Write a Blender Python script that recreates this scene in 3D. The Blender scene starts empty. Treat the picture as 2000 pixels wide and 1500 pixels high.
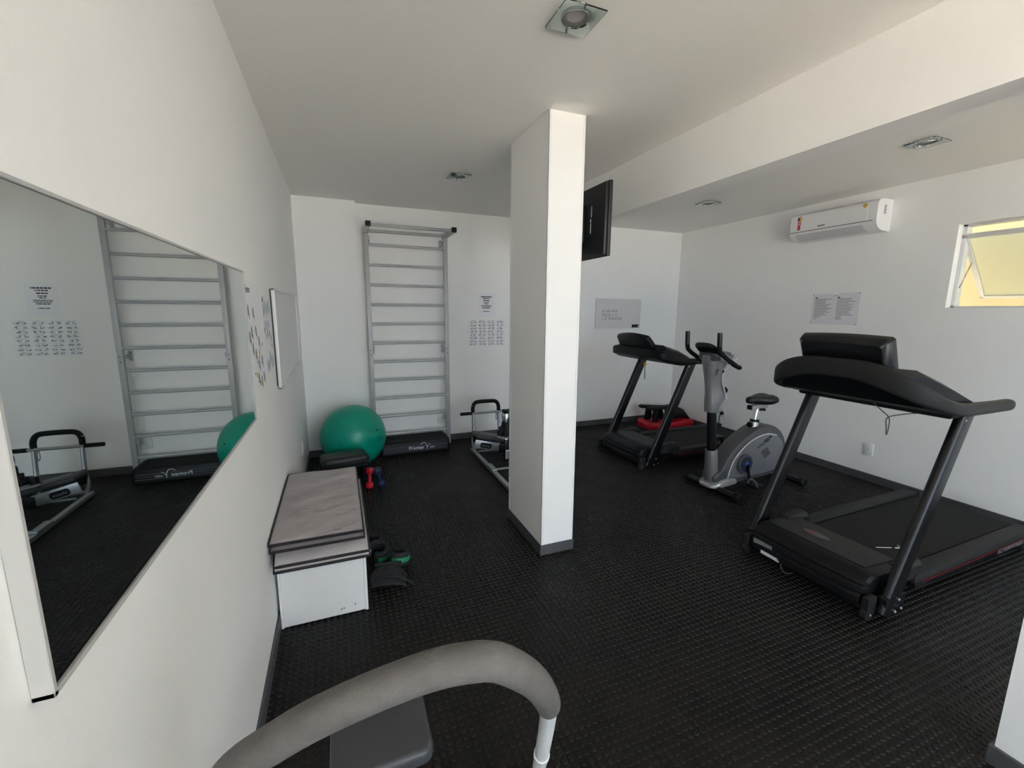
import bpy, bmesh, math, random
from mathutils import Matrix, Vector

random.seed(7)
scene = bpy.context.scene
COL = scene.collection
PI = math.pi

# ------------------------------------------------------------------ camera
cam_data = bpy.data.cameras.new('camera')
cam_data.sensor_width = 36.0
cam_data.sensor_fit = 'HORIZONTAL'
cam_data.lens = 845.54 / 2000.0 * 36.0
cam_data.clip_start = 0.02
cam_data.clip_end = 200
cam = bpy.data.objects.new('camera', cam_data)
COL.objects.link(cam)
R_ = Vector((0.92852309, -0.37120168, 0.00736085))
U_ = Vector((0.05511862, 0.15742558, 0.98599144))
F_ = Vector((0.36716046, 0.9151101, -0.16663341))
mw = Matrix.Identity(4)
for i in range(3):
    mw[i][0] = R_[i]; mw[i][1] = U_[i]; mw[i][2] = -F_[i]
mw[2][3] = 1.5
cam.matrix_world = mw
scene.camera = cam

# ------------------------------------------------------------------ sky, daylight, exposure
world = bpy.data.worlds.new('sky')
scene.world = world
world.use_nodes = True
bg = world.node_tree.nodes['Background']
bg.inputs['Color'].default_value = (0.64, 0.81, 1.0, 1)
bg.inputs['Strength'].default_value = 5.8

def portal(loc, rot, sx, sy):
    l = bpy.data.lights.new('sky_portal', 'AREA')
    l.shape = 'RECTANGLE'; l.size = sx; l.size_y = sy
    l.cycles.is_portal = True
    o = bpy.data.objects.new('sky_portal', l)
    o.location = loc; o.rotation_euler = rot
    COL.objects.link(o)
portal((1.065, -2.77, 1.20), (PI/2, 0, 0), 1.73, 2.38)      # open doorway
portal((3.25, -2.77, 1.62), (PI/2, 0, 0), 1.90, 1.54)      # wide front window
portal((-0.315, -1.55, 1.45), (PI/2, 0, -PI/2), 1.60, 1.01)  # side window

sun_data = bpy.data.lights.new('sun', 'SUN')
sun_data.energy = 72.0
sun_data.angle = math.radians(0.6)
sun_data.color = (1.0, 0.92, 0.79)
sun = bpy.data.objects.new('sun', sun_data)
sun.rotation_euler = Vector((0.35, 0.42, 0.84)).to_track_quat('Z', 'Y').to_euler()
COL.objects.link(sun)
scene.cycles.diffuse_bounces = 6
scene.cycles.max_bounces = 9
scene.cycles.caustics_reflective = False

scene.view_settings.view_transform = 'Standard'
scene.view_settings.look = 'None'
scene.view_settings.gamma = 1.0
scene.view_settings.use_curve_mapping = False
scene.view_settings.exposure = 0.44

# ------------------------------------------------------------------ room numbers (metres)
XL, XR = -0.338, 4.405          # left wall, window wall
YB, YF = 4.83, -2.8             # back wall, entrance wall
H = 2.55
XP0, XP1 = 1.98, 2.12           # partition wall and beam
YP = 0.54                       # end of the partition

# ------------------------------------------------------------------ materials
MATS = {}
def mat(name, col, rough=0.5, metal=0.0, var=0.0, vscale=6.0, bump=0.0, bscale=80.0, bdist=0.002, spec=0.5, trans=0.0,
        ior=1.45, coat=0.0, alpha=1.0, rvar=0.0):
    m = bpy.data.materials.new(name)
    m.use_nodes = True
    nt = m.node_tree
    p = nt.nodes['Principled BSDF']
    p.inputs['Base Color'].default_value = (*col, 1)
    p.inputs['Roughness'].default_value = rough
    p.inputs['Metallic'].default_value = metal
    p.inputs['Specular IOR Level'].default_value = spec
    p.inputs['Transmission Weight'].default_value = trans
    p.inputs['IOR'].default_value = ior
    p.inputs['Coat Weight'].default_value = coat
    if var or bump or rvar:
        tc = nt.nodes.new('ShaderNodeTexCoord')
    if var or rvar:
        n = nt.nodes.new('ShaderNodeTexNoise')
        n.inputs['Scale'].default_value = vscale
        n.inputs['Detail'].default_value = 6
        nt.links.new(tc.outputs['Object'], n.inputs['Vector'])
    if var:
        r = nt.nodes.new('ShaderNodeMapRange')
        r.inputs['From Min'].default_value = 0.3; r.inputs['From Max'].default_value = 0.7
        r.inputs['To Min'].default_value = 1 - var; r.inputs['To Max'].default_value = 1 + var
        nt.links.new(n.outputs['Fac'], r.inputs['Value'])
        mx = nt.nodes.new('ShaderNodeVectorMath'); mx.operation = 'SCALE'
        mx.inputs[0].default_value = col
        nt.links.new(r.outputs['Result'], mx.inputs['Scale'])
        nt.links.new(mx.outputs['Vector'], p.inputs['Base Color'])
    if rvar:
        r2 = nt.nodes.new('ShaderNodeMapRange')
        r2.inputs['From Min'].default_value = 0.3; r2.inputs['From Max'].default_value = 0.7
        r2.inputs['To Min'].default_value = rough - rvar; r2.inputs['To Max'].default_value = rough + rvar
        nt.links.new(n.outputs['Fac'], r2.inputs['Value'])
        nt.links.new(r2.outputs['Result'], p.inputs['Roughness'])
    if bump:
        n2 = nt.nodes.new('ShaderNodeTexNoise')
        n2.inputs['Scale'].default_value = bscale
        n2.inputs['Detail'].default_value = 4
        nt.links.new(tc.outputs['Object'], n2.inputs['Vector'])
        b = nt.nodes.new('ShaderNodeBump')
        b.inputs['Strength'].default_value = bump
        b.inputs['Distance'].default_value = bdist
        nt.links.new(n2.outputs['Fac'], b.inputs['Height'])
        nt.links.new(b.outputs['Normal'], p.inputs['Normal'])
    MATS[name] = m
    return m

mat('wall_paint', (0.90, 0.89, 0.87), 0.6, bump=0.25, bscale=90, var=0.015, vscale=1.5)
mat('ceiling_paint', (0.89, 0.87, 0.835), 0.7, bump=0.12, bscale=60)
mat('white_strip', (0.85, 0.85, 0.84), 0.35)
mat('baseboard_grey', (0.075, 0.074, 0.078), 0.55, var=0.15, vscale=5)
mat('rubber', (0.0105, 0.0083, 0.0064), 0.50, spec=0.32, var=0.25, vscale=3, bump=0.3, bscale=300, rvar=0.1)
mat('yellow_render', (0.60, 0.53, 0.335), 0.9, var=0.03, vscale=2)
mat('concrete', (0.52, 0.475, 0.42), 0.9, var=0.1, vscale=3)
mat('aluminium', (0.62, 0.62, 0.61), 0.35, metal=1.0)
mat('white_aluminium', (0.72, 0.72, 0.71), 0.3)
mat('mirror_frame', (0.46, 0.46, 0.45), 0.4)
mat('mirror_silver', (0.74, 0.77, 0.745), 0.012, metal=1.0)
mat('frosted_glass', (0.86, 0.92, 0.88), 0.35, trans=0.85, ior=1.3)
mat('clear_glass', (0.80, 0.90, 0.85), 0.02, trans=1.0, ior=1.45)
mat('grey_enamel', (0.47, 0.48, 0.48), 0.4, metal=0.1, var=0.06, vscale=9)
mat('galvanised', (0.42, 0.43, 0.44), 0.38, metal=0.8)
mat('chrome', (0.75, 0.75, 0.76), 0.1, metal=1.0)
mat('steel_dark', (0.20, 0.20, 0.21), 0.4, metal=0.9)
mat('black_plastic', (0.008, 0.008, 0.0085), 0.42, bump=0.15, bscale=400, spec=0.22)
mat('black_matt', (0.010, 0.010, 0.010), 0.7, spec=0.22)
mat('black_gloss', (0.008, 0.008, 0.009), 0.27)
mat('charcoal_plastic', (0.020, 0.0195, 0.019), 0.5, bump=0.15, bscale=300, spec=0.22)
mat('black_powder', (0.007, 0.007, 0.008), 0.27, bump=0.2, bscale=350, spec=0.45)
mat('belt_black', (0.010, 0.010, 0.009), 0.75, bump=0.3, bscale=260, spec=0.22)
mat('rail_grey', (0.024, 0.0235, 0.0235), 0.6, bump=0.3, bscale=200, spec=0.22)
mat('tv_black', (0.014, 0.013, 0.015), 0.45)
mat('red_plastic', (0.52, 0.008, 0.022), 0.4)
mat('dark_red', (0.20, 0.012, 0.012), 0.45)
mat('navy', (0.015, 0.025, 0.085), 0.5)
mat('slate_blue', (0.022, 0.026, 0.042), 0.4)
mat('blue_plastic', (0.03, 0.09, 0.42), 0.35)
mat('ball_green', (0.001, 0.30, 0.200), 0.33, var=0.08, vscale=3)
mat('mat_grey', (0.38, 0.345, 0.34), 0.45, bump=1.0, bscale=13, bdist=0.012, var=0.05, vscale=4)
mat('piping_black', (0.018, 0.016, 0.02), 0.5)
mat('white_laminate', (0.80, 0.79, 0.78), 0.4, var=0.02, vscale=3)
mat('foam_grey', (0.125, 0.117, 0.11), 0.6, var=0.12, vscale=25, bump=0.9, bscale=140)
fm = MATS['foam_grey'].node_tree
vo = fm.nodes.new('ShaderNodeTexVoronoi'); vo.feature = 'DISTANCE_TO_EDGE'; vo.inputs['Scale'].default_value = 240
tcf = fm.nodes.new('ShaderNodeTexCoord'); fm.links.new(tcf.outputs['Object'], vo.inputs['Vector'])
crk = fm.nodes.new('ShaderNodeMapRange'); crk.inputs['From Max'].default_value = 0.12; fm.links.new(vo.outputs['Distance'], crk.inputs['Value'])
bpf = fm.nodes.new('ShaderNodeBump'); bpf.inputs['Strength'].default_value = 0.4; bpf.inputs['Distance'].default_value = 0.0015
fm.links.new(crk.outputs['Result'], bpf.inputs['Height'])
old = [n for n in fm.nodes if n.type == 'BUMP' and n != bpf][0]
fm.links.new(old.outputs['Normal'], bpf.inputs['Normal'])
fm.links.new(bpf.outputs['Normal'], fm.nodes['Principled BSDF'].inputs['Normal'])
mat('white_tube', (0.70, 0.71, 0.70), 0.3, var=0.03)
mat('seat_grey', (0.048, 0.049, 0.055), 0.42, bump=0.25, bscale=220)
mat('bench_black', (0.016, 0.016, 0.0155), 0.45)
mat('paper', (0.86, 0.86, 0.88), 0.7)
mat('paper_grey', (0.78, 0.765, 0.79), 0.6)
mat('plastic_sleeve', (0.76, 0.76, 0.75), 0.18)
mat('ink', (0.05, 0.05, 0.055), 0.8)
mat('ink_soft', (0.22, 0.23, 0.235), 0.8)
mat('ink_teal', (0.16, 0.30, 0.30), 0.8)
mat('ink_yellow', (0.66, 0.58, 0.12), 0.8)
mat('ink_lilac', (0.40, 0.40, 0.58), 0.8)
mat('print_white', (0.72, 0.72, 0.74), 0.6)
mat('print_grey', (0.20, 0.20, 0.21), 0.6)
mat('board_white', (0.62, 0.62, 0.60), 0.25)
mat('board_cream', (0.72, 0.705, 0.69), 0.3)
mat('ac_white', (0.80, 0.80, 0.80), 0.3)
mat('ac_under', (0.62, 0.61, 0.62), 0.4)
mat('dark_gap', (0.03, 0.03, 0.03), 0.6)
mat('gold', (0.60, 0.38, 0.08), 0.4)
mat('sticker_yellow', (0.75, 0.50, 0.06), 0.5)
mat('sticker_red', (0.55, 0.02, 0.06), 0.5)
mat('outlet_white', (0.78, 0.78, 0.76), 0.35)
mat('silver_plastic', (0.27, 0.27, 0.28), 0.33, metal=0.55)
mat('silver_light', (0.46, 0.46, 0.46), 0.3, metal=0.5)
mat('grey_plastic', (0.085, 0.085, 0.088), 0.4, metal=0.2)
mat('saddle', (0.012, 0.012, 0.012), 0.38, bump=0.1, bscale=200)
mat('green_strap', (0.01, 0.20, 0.085), 0.6, bump=0.3, bscale=300)
mat('black_fabric', (0.012, 0.012, 0.014), 0.75, bump=0.5, bscale=60)
mat('yellow_clip', (0.70, 0.33, 0.02), 0.5)
mat('cord', (0.10, 0.10, 0.095), 0.6)
mat('lamp_diffuser', (0.42, 0.41, 0.40), 0.5)
mat('lamp_ring', (0.16, 0.155, 0.15), 0.35, metal=0.3)

# ------------------------------------------------------------------ mesh helpers
class MB:
    def __init__(self): self.v = []; self.f = []
    def add(self, vs, fs, xf=None):
        o = len(self.v)
        for p in vs:
            p = Vector(p)
            self.v.append(tuple(xf @ p) if xf is not None else tuple(p))
        self.f += [tuple(i + o for i in f) for f in fs]
        return self
    def box(self, x0, y0, z0, x1, y1, z1, bev=0.0, seg=2, xf=None):
        x0, x1 = min(x0, x1), max(x0, x1); y0, y1 = min(y0, y1), max(y0, y1); z0, z1 = min(z0, z1), max(z0, z1)
        if not bev:
            vs = [(x0,y0,z0),(x1,y0,z0),(x1,y1,z0),(x0,y1,z0),(x0,y0,z1),(x1,y0,z1),(x1,y1,z1),(x0,y1,z1)]
            fs = [(0,3,2,1),(4,5,6,7),(0,1,5,4),(1,2,6,5),(2,3,7,6),(3,0,4,7)]
            return self.add(vs, fs, xf)
        bm = bmesh.new()
        bmesh.ops.create_cube(bm, size=1)
        for v in bm.verts:
            v.co = ((x0+x1)/2 + v.co.x*(x1-x0), (y0+y1)/2 + v.co.y*(y1-y0), (z0+z1)/2 + v.co.z*(z1-z0))
        bev = min(bev, 0.499*min(x1-x0, y1-y0, z1-z0))
        bmesh.ops.bevel(bm, geom=bm.edges[:], offset=bev, segments=seg, profile=0.5, affect='EDGES')
        bm.verts.index_update()
        vs = [tuple(v.co) for v in bm.verts]; fs = [tuple(v.index for v in f.verts) for f in bm.faces]
        bm.free()
        return self.add(vs, fs, xf)
    def tube(self, pts, r, n=10, cap=True, closed=False, flat=None, xf=None):
        pts = [Vector(p) for p in pts]; N = len(pts)
        rs = r if isinstance(r, (list, tuple)) else [r]*N
        tang = []
        for i in range(N):
            if closed: t = pts[(i+1) % N] - pts[i-1]
            elif i == 0: t = pts[1]-pts[0]
            elif i == N-1: t = pts[-1]-pts[-2]
            else: t = (pts[i+1]-pts[i]).normalized() + (pts[i]-pts[i-1]).normalized()
            tang.append(t.normalized())
        a = Vector((0,0,1)) if abs(tang[0].z) < 0.9 else Vector((1,0,0))
        nrm = (a - tang[0]*a.dot(tang[0])).normalized()
        vs = []; fs = []
        for i in range(N):
            nrm = (nrm - tang[i]*nrm.dot(tang[i])).normalized()
            b = tang[i].cross(nrm)
            fa, fb = flat if flat else (1, 1)
            for k in range(n):
                an = 2*PI*k/n
                vs.append(pts[i] + nrm*math.cos(an)*rs[i]*fa + b*math.sin(an)*rs[i]*fb)
        M = N if closed else N-1
        for i in range(M):
            j = (i+1) % N
            for k in range(n):
                l = (k+1) % n
                fs.append((i*n+k, i*n+l, j*n+l, j*n+k))
        if cap and not closed:
            fs.append(tuple(range(n-1, -1, -1))); fs.append(tuple((N-1)*n+k for k in range(n)))
        return self.add(vs, fs, xf)
    def lathe(self, prof, n=24, xf=None, cap=True):
        vs = []; fs = []; N = len(prof)
        for r, z in prof:
            for k in range(n):
                a = 2*PI*k/n
                vs.append((max(r,1e-5)*math.cos(a), max(r,1e-5)*math.sin(a), z))
        for i in range(N-1):
            for k in range(n):
                l = (k+1) % n
                fs.append((i*n+k, i*n+l, (i+1)*n+l, (i+1)*n+k))
        if cap:
            fs.append(tuple(range(n-1,-1,-1))); fs.append(tuple((N-1)*n+k for k in range(n)))
        return self.add(vs, fs, xf)
    def loft(self, rings, cap=True, closed=False, xf=None):
        n = len(rings[0]); vs = []; fs = []; N = len(rings)
        for rg in rings: vs += list(rg)
        for i in range(N if closed else N-1):
            j = (i+1) % N
            for k in range(n):
                l = (k+1) % n
                fs.append((i*n+k, i*n+l, j*n+l, j*n+k))
        if cap and not closed:
            fs.append(tuple(range(n-1,-1,-1))); fs.append(tuple((N-1)*n+k for k in range(n)))
        return self.add(vs, fs, xf)
    def prism(self, poly, y0, y1, xf=None):        # poly in (x,z), extruded along y
        return self.loft([[(x, y0, z) for x, z in poly], [(x, y1, z) for x, z in poly]], xf=xf)

def cat(pts, k=6, closed=False):                   # Catmull-Rom through points
    P = [Vector(p) for p in pts]; out = []; N = len(P)
    rng = range(N if closed else N-1)
    for i in rng:
        if closed: a, b, c, d = P[i-1], P[i], P[(i+1)%N], P[(i+2)%N]
        else:
            b, c = P[i], P[i+1]; a = P[i-1] if i else b*2-c; d = P[i+2] if i+2 < N else c*2-b
        for s in range(k):
            t = s/k
            out.append(0.5*((2*b) + (c-a)*t + (2*a-5*b+4*c-d)*t*t + (3*b-a-3*c+d)*t**3))
    if not closed: out.append(P[-1])
    return out

def rrect(w, h, r, k=3):                           # rounded rectangle, counter-clockwise, centred
    out = []
    for cx, cy, a0 in ((w/2-r, h/2-r, 0), (-w/2+r, h/2-r, 90), (-w/2+r, -h/2+r, 180), (w/2-r, -h/2+r, 270)):
        for i in range(k+1):
            a = math.radians(a0 + 90*i/k)
            out.append((cx+r*math.cos(a), cy+r*math.sin(a)))
    return out

def obj(name, mb, material, parent=None, smooth=35, loc=None):
    me = bpy.data.meshes.new(name)
    me.from_pydata(mb.v, [], mb.f)
    bm = bmesh.new(); bm.from_mesh(me)
    bmesh.ops.recalc_face_normals(bm, faces=bm.faces[:])
    bm.to_mesh(me); bm.free()
    me.materials.append(MATS[material])
    if smooth:
        me.polygons.foreach_set('use_smooth', [True]*len(me.polygons))
        me.set_sharp_from_angle(angle=math.radians(smooth))
    me.update()
    o = bpy.data.objects.new(name, me)
    COL.objects.link(o)
    if name.startswith(STUFF): o['kind'] = 'stuff'
    if parent is not None: o.parent = parent
    if loc is not None: o.location = loc
    return o

STUFF = ('printed_', 'print', 'socket_', 'screws', 'screw_holes', 'emblem', 'swoosh', 'tape_mark')
def thing(name, label, cat_, loc=(0,0,0), rotz=0.0, group=None):
    o = bpy.data.objects.new(name, None)
    o.empty_display_size = 0.1
    o.location = loc; o.rotation_euler = (0, 0, rotz)
    COL.objects.link(o)
    return tag(o, label, cat_, group)
def tag(o, label, cat_, group=None):
    o['label'] = label; o['category'] = cat_
    if group: o['group'] = group
    return o
def struct(name, mb, m, parent=None, label=None, smooth=35):
    o = obj(name, mb, m, parent, smooth)
    o['kind'] = 'structure'
    if label: o['label'] = label
    return o

def frame(origin, right, up):
    r = Vector(right).normalized(); u = Vector(up).normalized(); n = r.cross(u)
    m = Matrix.Identity(4)
    for i in range(3):
        m[i][0] = r[i]; m[i][1] = u[i]; m[i][2] = n[i]; m[i][3] = origin[i]
    return m

def text(name, body, size, material, parent, xf, align='CENTER', shear=0.0, extrude=0.0003, bold=0.0, spacing=1.0):
    cu = bpy.data.curves.new(name, 'FONT')
    cu.body = body; cu.size = size; cu.align_x = align; cu.align_y = 'CENTER'
    cu.extrude = extrude; cu.shear = shear; cu.offset = bold; cu.resolution_u = 2; cu.space_character = spacing
    t = bpy.data.objects.new(name, cu)
    COL.objects.link(t)
    dg = bpy.context.evaluated_depsgraph_get()
    me = bpy.data.meshes.new_from_object(t.evaluated_get(dg))
    bpy.data.objects.remove(t); bpy.data.curves.remove(cu)
    me.transform(xf)
    me.materials.clear(); me.materials.append(MATS[material])
    me.name = name
    o = bpy.data.objects.new(name, me)
    COL.objects.link(o)
    o.parent = parent
    o['kind'] = 'stuff'
    return o

def cyl(mb, p0, p1, r, n=14): return mb.tube([p0, p1], r, n)

# ================================================================== THE ROOM
fl = MB(); fl.box(XL-0.15, YF-0.15, -0.08, XR+0.15, YB+0.15, -0.016)
floor = struct('floor', fl, 'rubber', label='black studded rubber tile floor', smooth=None)

T = 0.4925; NST = 17
PITCH = T/NST
tile_cache = {}
def tile_meshes(x0, x1, y0, y1, tx, ty):
    key = (round(x0-tx,4), round(x1-tx,4), round(y0-ty,4), round(y1-ty,4))
    if key in tile_cache: return tile_cache[key]
    g = 0.0007
    a = MB(); a.box(x0-tx+g, y0-ty+g, -0.0155, x1-tx-g, y1-ty-g, -0.0043)
    oa = obj('rubber_tile', a, 'rubber', smooth=None)
    b = MB()
    r0, r1, n = 0.0124, 0.0101, 12
    for i in range(NST):
        for j in range(NST):
            cx, cy = (i+.5)*PITCH, (j+.5)*PITCH
            if cx-r0 < x0-tx or cx+r0 > x1-tx or cy-r0 < y0-ty or cy+r0 > y1-ty: continue
            vs = []
            for rr, zz in ((r0, -0.0044), (r1, 0.0)):
                for k in range(n):
                    an = 2*PI*k/n
                    vs.append((cx+rr*math.cos(an), cy+rr*math.sin(an), zz))
            fs = [(k, (k+1) % n, n+(k+1) % n, n+k) for k in range(n)] + [tuple(range(n, 2*n))]
            b.add(vs, fs)
    ob = None
    if b.v: ob = obj('studs', b, 'rubber', smooth=None)
    res = (oa.data, ob.data if ob else None)
    bpy.data.objects.remove(oa)
    if ob: bpy.data.objects.remove(ob)
    tile_cache[key] = res
    return res
ty = 0.975 - T*8
while ty < YB:
    tx = XL
    while tx < XR - 0.01:
        x0, x1 = max(tx, XL), min(tx+T, XR); y0, y1 = max(ty, YF), min(ty+T, YB)
        if y1 - y0 > 0.02:
            ma, ms = tile_meshes(x0, x1, y0, y1, tx, ty)
            t = bpy.data.objects.new('rubber_tile', ma); COL.objects.link(t); t.parent = floor; t.location = (tx, ty, 0)
            if ms:
                s = bpy.data.objects.new('studs', ms); COL.objects.link(s); s.parent = t; s['kind'] = 'stuff'
        tx += T
    ty += T

c = MB(); c.box(XL-0.15, YF-0.15, H, XR+0.15, YB+0.15, H+0.1)
struct('ceiling', c, 'ceiling_paint', label='plain cream-white ceiling')
b = MB(); b.box(XP0, YF, 2.213, XP1, YP-0.36, H+0.01); b.box(XP0, YP, 2.213, XP1, YB+0.02, H+0.01)
struct('ceiling_beam', b, 'wall_paint', label='white downstand beam running to the back wall')

LY0, LY1, LZ0, LZ1 = -2.35, -0.75, 0.95, 1.95
w = MB()
w.box(XL-0.15, YF-0.15, -0.08, XL, LY0, H+0.02); w.box(XL-0.15, LY1, -0.08, XL, YB+0.15, H+0.02)
w.box(XL-0.15, LY0, -0.08, XL, LY1, LZ0); w.box(XL-0.15, LY0, LZ1, XL, LY1, H+0.02)
struct('wall_left', w, 'wall_paint', label='white wall that carries the mirror')
w = MB(); w.box(XL, YB, -0.08, XR, YB+0.15, H+0.02)
struct('wall_back', w, 'wall_paint', label='white back wall behind the wall bars')
w = MB(); w.box(XL, 4.726, -0.01, 0.222, YB, H+0.01)
struct('wall_pilaster', w, 'wall_paint', label='shallow pilaster in the far left corner')
WY0, WY1, WZ0, WZ1 = 0.98, 1.928, 1.549, 2.170
w = MB()
w.box(XR, YF-0.15, -0.08, XR+0.15, WY0, H+0.02)
w.box(XR, WY1, -0.08, XR+0.15, YB+0.15, H+0.02)
w.box(XR, WY0, -0.08, XR+0.15, WY1, WZ0)
w.box(XR, WY0, WZ1, XR+0.15, WY1, H+0.02)
struct('wall_right', w, 'wall_paint', label='white wall with the tilting window and air conditioner')
w = MB(); w.box(XP0, YP-0.36, -0.08, XP1, YP, H+0.01)
struct('wall_partition', w, 'wall_paint', label='white pillar edge at the right border of the picture')
DX0, DX1, DZ = 0.20, 1.93, 2.38
w = MB()
FX0, FX1, FZ0 = 2.30, 4.20, 0.85
w.box(XL, YF-0.15, -0.08, DX0, YF, H+0.02); w.box(DX1, YF-0.15, -0.08, FX0, YF, H+0.02); w.box(FX1, YF-0.15, -0.08, XR, YF, H+0.02)
w.box(DX0, YF-0.15, DZ, DX1, YF, H+0.02); w.box(FX0, YF-0.15, DZ, FX1, YF, H+0.02); w.box(FX0, YF-0.15, -0.08, FX1, YF, FZ0)
struct('wall_front', w, 'wall_paint', label='entrance wall with a wide doorway')
d = MB()
d.box(DX0, YF-0.1, 0, DX0+0.04, YF-0.02, DZ, 0.004); d.box(DX1-0.04, YF-0.1, 0, DX1, YF-0.02, DZ, 0.004)
d.box(DX0, YF-0.1, DZ-0.04, DX1, YF-0.02, DZ, 0.004)
m = MB()
for xx in (FX0, (FX0+FX1)/2-0.02, FX1-0.04): m.box(xx, YF-0.1, FZ0, xx+0.04, YF-0.02, DZ, 0.004)
m.box(FX0, YF-0.1, FZ0, FX1, YF-0.02, FZ0+0.04, 0.004); m.box(FX0, YF-0.1, DZ-0.04, FX1, YF-0.02, DZ, 0.004)
struct('window_2', m, 'white_aluminium', label='white aluminium frame of the open front window')
m = MB()
for yy in (LY0, (LY0+LY1)/2-0.02, LY1-0.04): m.box(XL-0.1, yy, LZ0, XL-0.04, yy+0.04, LZ1, 0.004)
m.box(XL-0.1, LY0, LZ0, XL-0.04, LY1, LZ0+0.04, 0.004); m.box(XL-0.1, LY0, LZ1-0.04, XL-0.04, LY1, LZ1, 0.004)
struct('window_3', m, 'white_aluminium', label='white aluminium frame of the open side window')
struct('door_1', d, 'white_aluminium', label='white aluminium frame of the open doorway')

# baseboards
BH = 0.068
def baseboard(name, segs):
    m = MB()
    for s in segs: m.box(*s, bev=0.002, seg=1)
    struct(name, m, 'baseboard_grey', label='grey painted baseboard')
baseboard('baseboard_left', [(XL, YF, -0.003, XL+0.012, 4.726, BH)])
baseboard('baseboard_back', [(XL+0.012, 4.714, -0.003, 0.234, 4.726, BH), (0.222, 4.726, -0.003, 0.234, YB, BH), (0.234, YB-0.012, -0.003, XR, YB, BH)])
baseboard('baseboard_right', [(XR-0.012, YF, -0.003, XR, YB-0.012, BH)])
baseboard('baseboard_partition', [(XP0-0.012, YP-0.372, -0.003, XP0, YP+0.012, BH), (XP0, YP, -0.003, XP1+0.012, YP+0.012, BH), (XP1, YP-0.372, -0.003, XP1+0.012, YP, BH), (XP0, YP-0.372, -0.003, XP1, YP-0.36, BH)])

# free-standing column
CX0, CX1, CY0, CY1 = 1.100, 1.320, 2.237, 2.785
m = MB(); m.box(CX0, CY0, -0.01, CX1, CY1, H+0.01)
column = struct('column', m, 'wall_paint', label='white rectangular column in the middle of the room')
for x, sx in ((CX0, -1), (CX1, 1)):
    for y, sy in ((CY0, -1), (CY1, 1)):
        m = MB()
        m.box(x+sx*0.0015, y+sy*0.0015, BH+0.004, x-sx*0.014, y-sy*0.0002, H-0.003)
        m.box(x+sx*0.0015, y+sy*0.0015, BH+0.004, x-sx*0.0002, y-sy*0.014, H-0.003)
        obj('corner_strip', m, 'white_strip', column)
m = MB(); e = 0.006
m.box(CX0-e, CY0-e, -0.003, CX1+e, CY0, BH-0.004); m.box(CX0-e, CY1, -0.003, CX1+e, CY1+e, BH-0.004)
m.box(CX0-e, CY0, -0.003, CX0, CY1, BH-0.004); m.box(CX1, CY0, -0.003, CX1+e, CY1, BH-0.004)
struct('baseboard_column', m, 'baseboard_grey', label='grey baseboard round the column')

# window: fixed frame, sash tilted outwards, stay arm
m = MB(); fx0, fx1, ft = XR+0.065, XR+0.13, 0.026
m.box(fx0, WY0, WZ0, fx1, WY0+ft, WZ1, 0.002); m.box(fx0, WY1-ft, WZ0, fx1, WY1, WZ1, 0.002)
m.box(fx0, WY0, WZ0, fx1, WY1, WZ0+0.012, 0.002); m.box(fx0, WY0, WZ1-ft*0.6, fx1, WY1, WZ1, 0.002)
win = struct('window_1', m, 'white_aluminium', label='small awning window with its sash pushed open')
ang = math.radians(42)
sx = Matrix.Translation((XR+0.06, 0, 2.094)) @ Matrix.Rotation(-ang, 4, 'Y')      # local -z runs down the sash
L = 0.62; st = 0.030
ya, yb = WY0+0.012, WY1-0.004
m = MB()
m.box(-0.012, ya, -st, 0.012, yb, 0, 0.002, xf=sx); m.box(-0.012, ya, -L, 0.012, yb, -L+st*0.8, 0.002, xf=sx)
m.box(-0.012, ya, -L, 0.012, ya+st, 0, 0.002, xf=sx); m.box(-0.012, yb-st, -L, 0.012, yb, 0, 0.002, xf=sx)
obj('sash', m, 'white_aluminium', win)
m = MB(); m.box(-0.002, ya+st-0.004, -L+0.02, 0.002, yb-st+0.004, -st+0.004, xf=sx)
obj('pane', m, 'frosted_glass', win)
m = MB(); m.tube([(XR+0.08, WY1-0.03, 1.70), tuple(sx @ Vector((0.014, yb-0.012, -0.25)))], 0.004, 6)
obj('stay_arm', m, 'aluminium', win)

# outside: neighbouring wall across the alley, ground
m = MB(); m.box(XR+0.10, YF-0.3, H+0.10, XR+1.06, YB+0.4, H+0.20)  # unseen slab added to cut the sky light on the yellow wall
struct('added_sky_shade', m, 'concrete', label='added unseen slab that shades the alley from the sky')
m = MB(); m.box(5.75, -6, -0.1, 5.95, 9, 3.1)
struct('wall_outside', m, 'yellow_render', label='yellow rendered wall across the alley')
m = MB(); m.box(-12, -14, -0.12, 12, 14, -0.085)
struct('ground_outside', m, 'concrete', label='pale paving outside the room')

# ================================================================== THINGS ON THE WALLS
# ---- mirror
MY0, MY1, MZ0, MZ1, MX = 0.580, 1.928, 1.067, 1.640, XL+0.021
mir = thing('wall_mirror', 'long rectangular mirror with a slim aluminium frame on the left wall', 'mirror', (XL, (MY0+MY1)/2, MZ0))
def rel(o, mb):                                   # move world-space geometry into a thing's local space
    inv = (Matrix.Translation(o.location) @ Matrix.Rotation(o.rotation_euler.z, 4, 'Z')).inverted()
    mb.v = [tuple(inv @ Vector(p)) for p in mb.v]
    return mb
m = MB(); m.box(XL+0.004, MY0+0.004, MZ0+0.004, MX-0.003, MY1-0.004, MZ1-0.004)
obj('glass', rel(mir, m), 'mirror_silver', mir, smooth=None)
for args in ((MY0, MZ0, MY0+0.007, MZ1), (MY1-0.006, MZ0, MY1, MZ1), (MY0, MZ0, MY1, MZ0+0.007), (MY0, MZ1-0.006, MY1, MZ1)):
    m = MB(); m.box(XL+0.0005, args[0], args[1], MX, args[2], args[3], 0.001, 1)
    obj('frame_strip', rel(mir, m), 'mirror_frame', mir)

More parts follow.
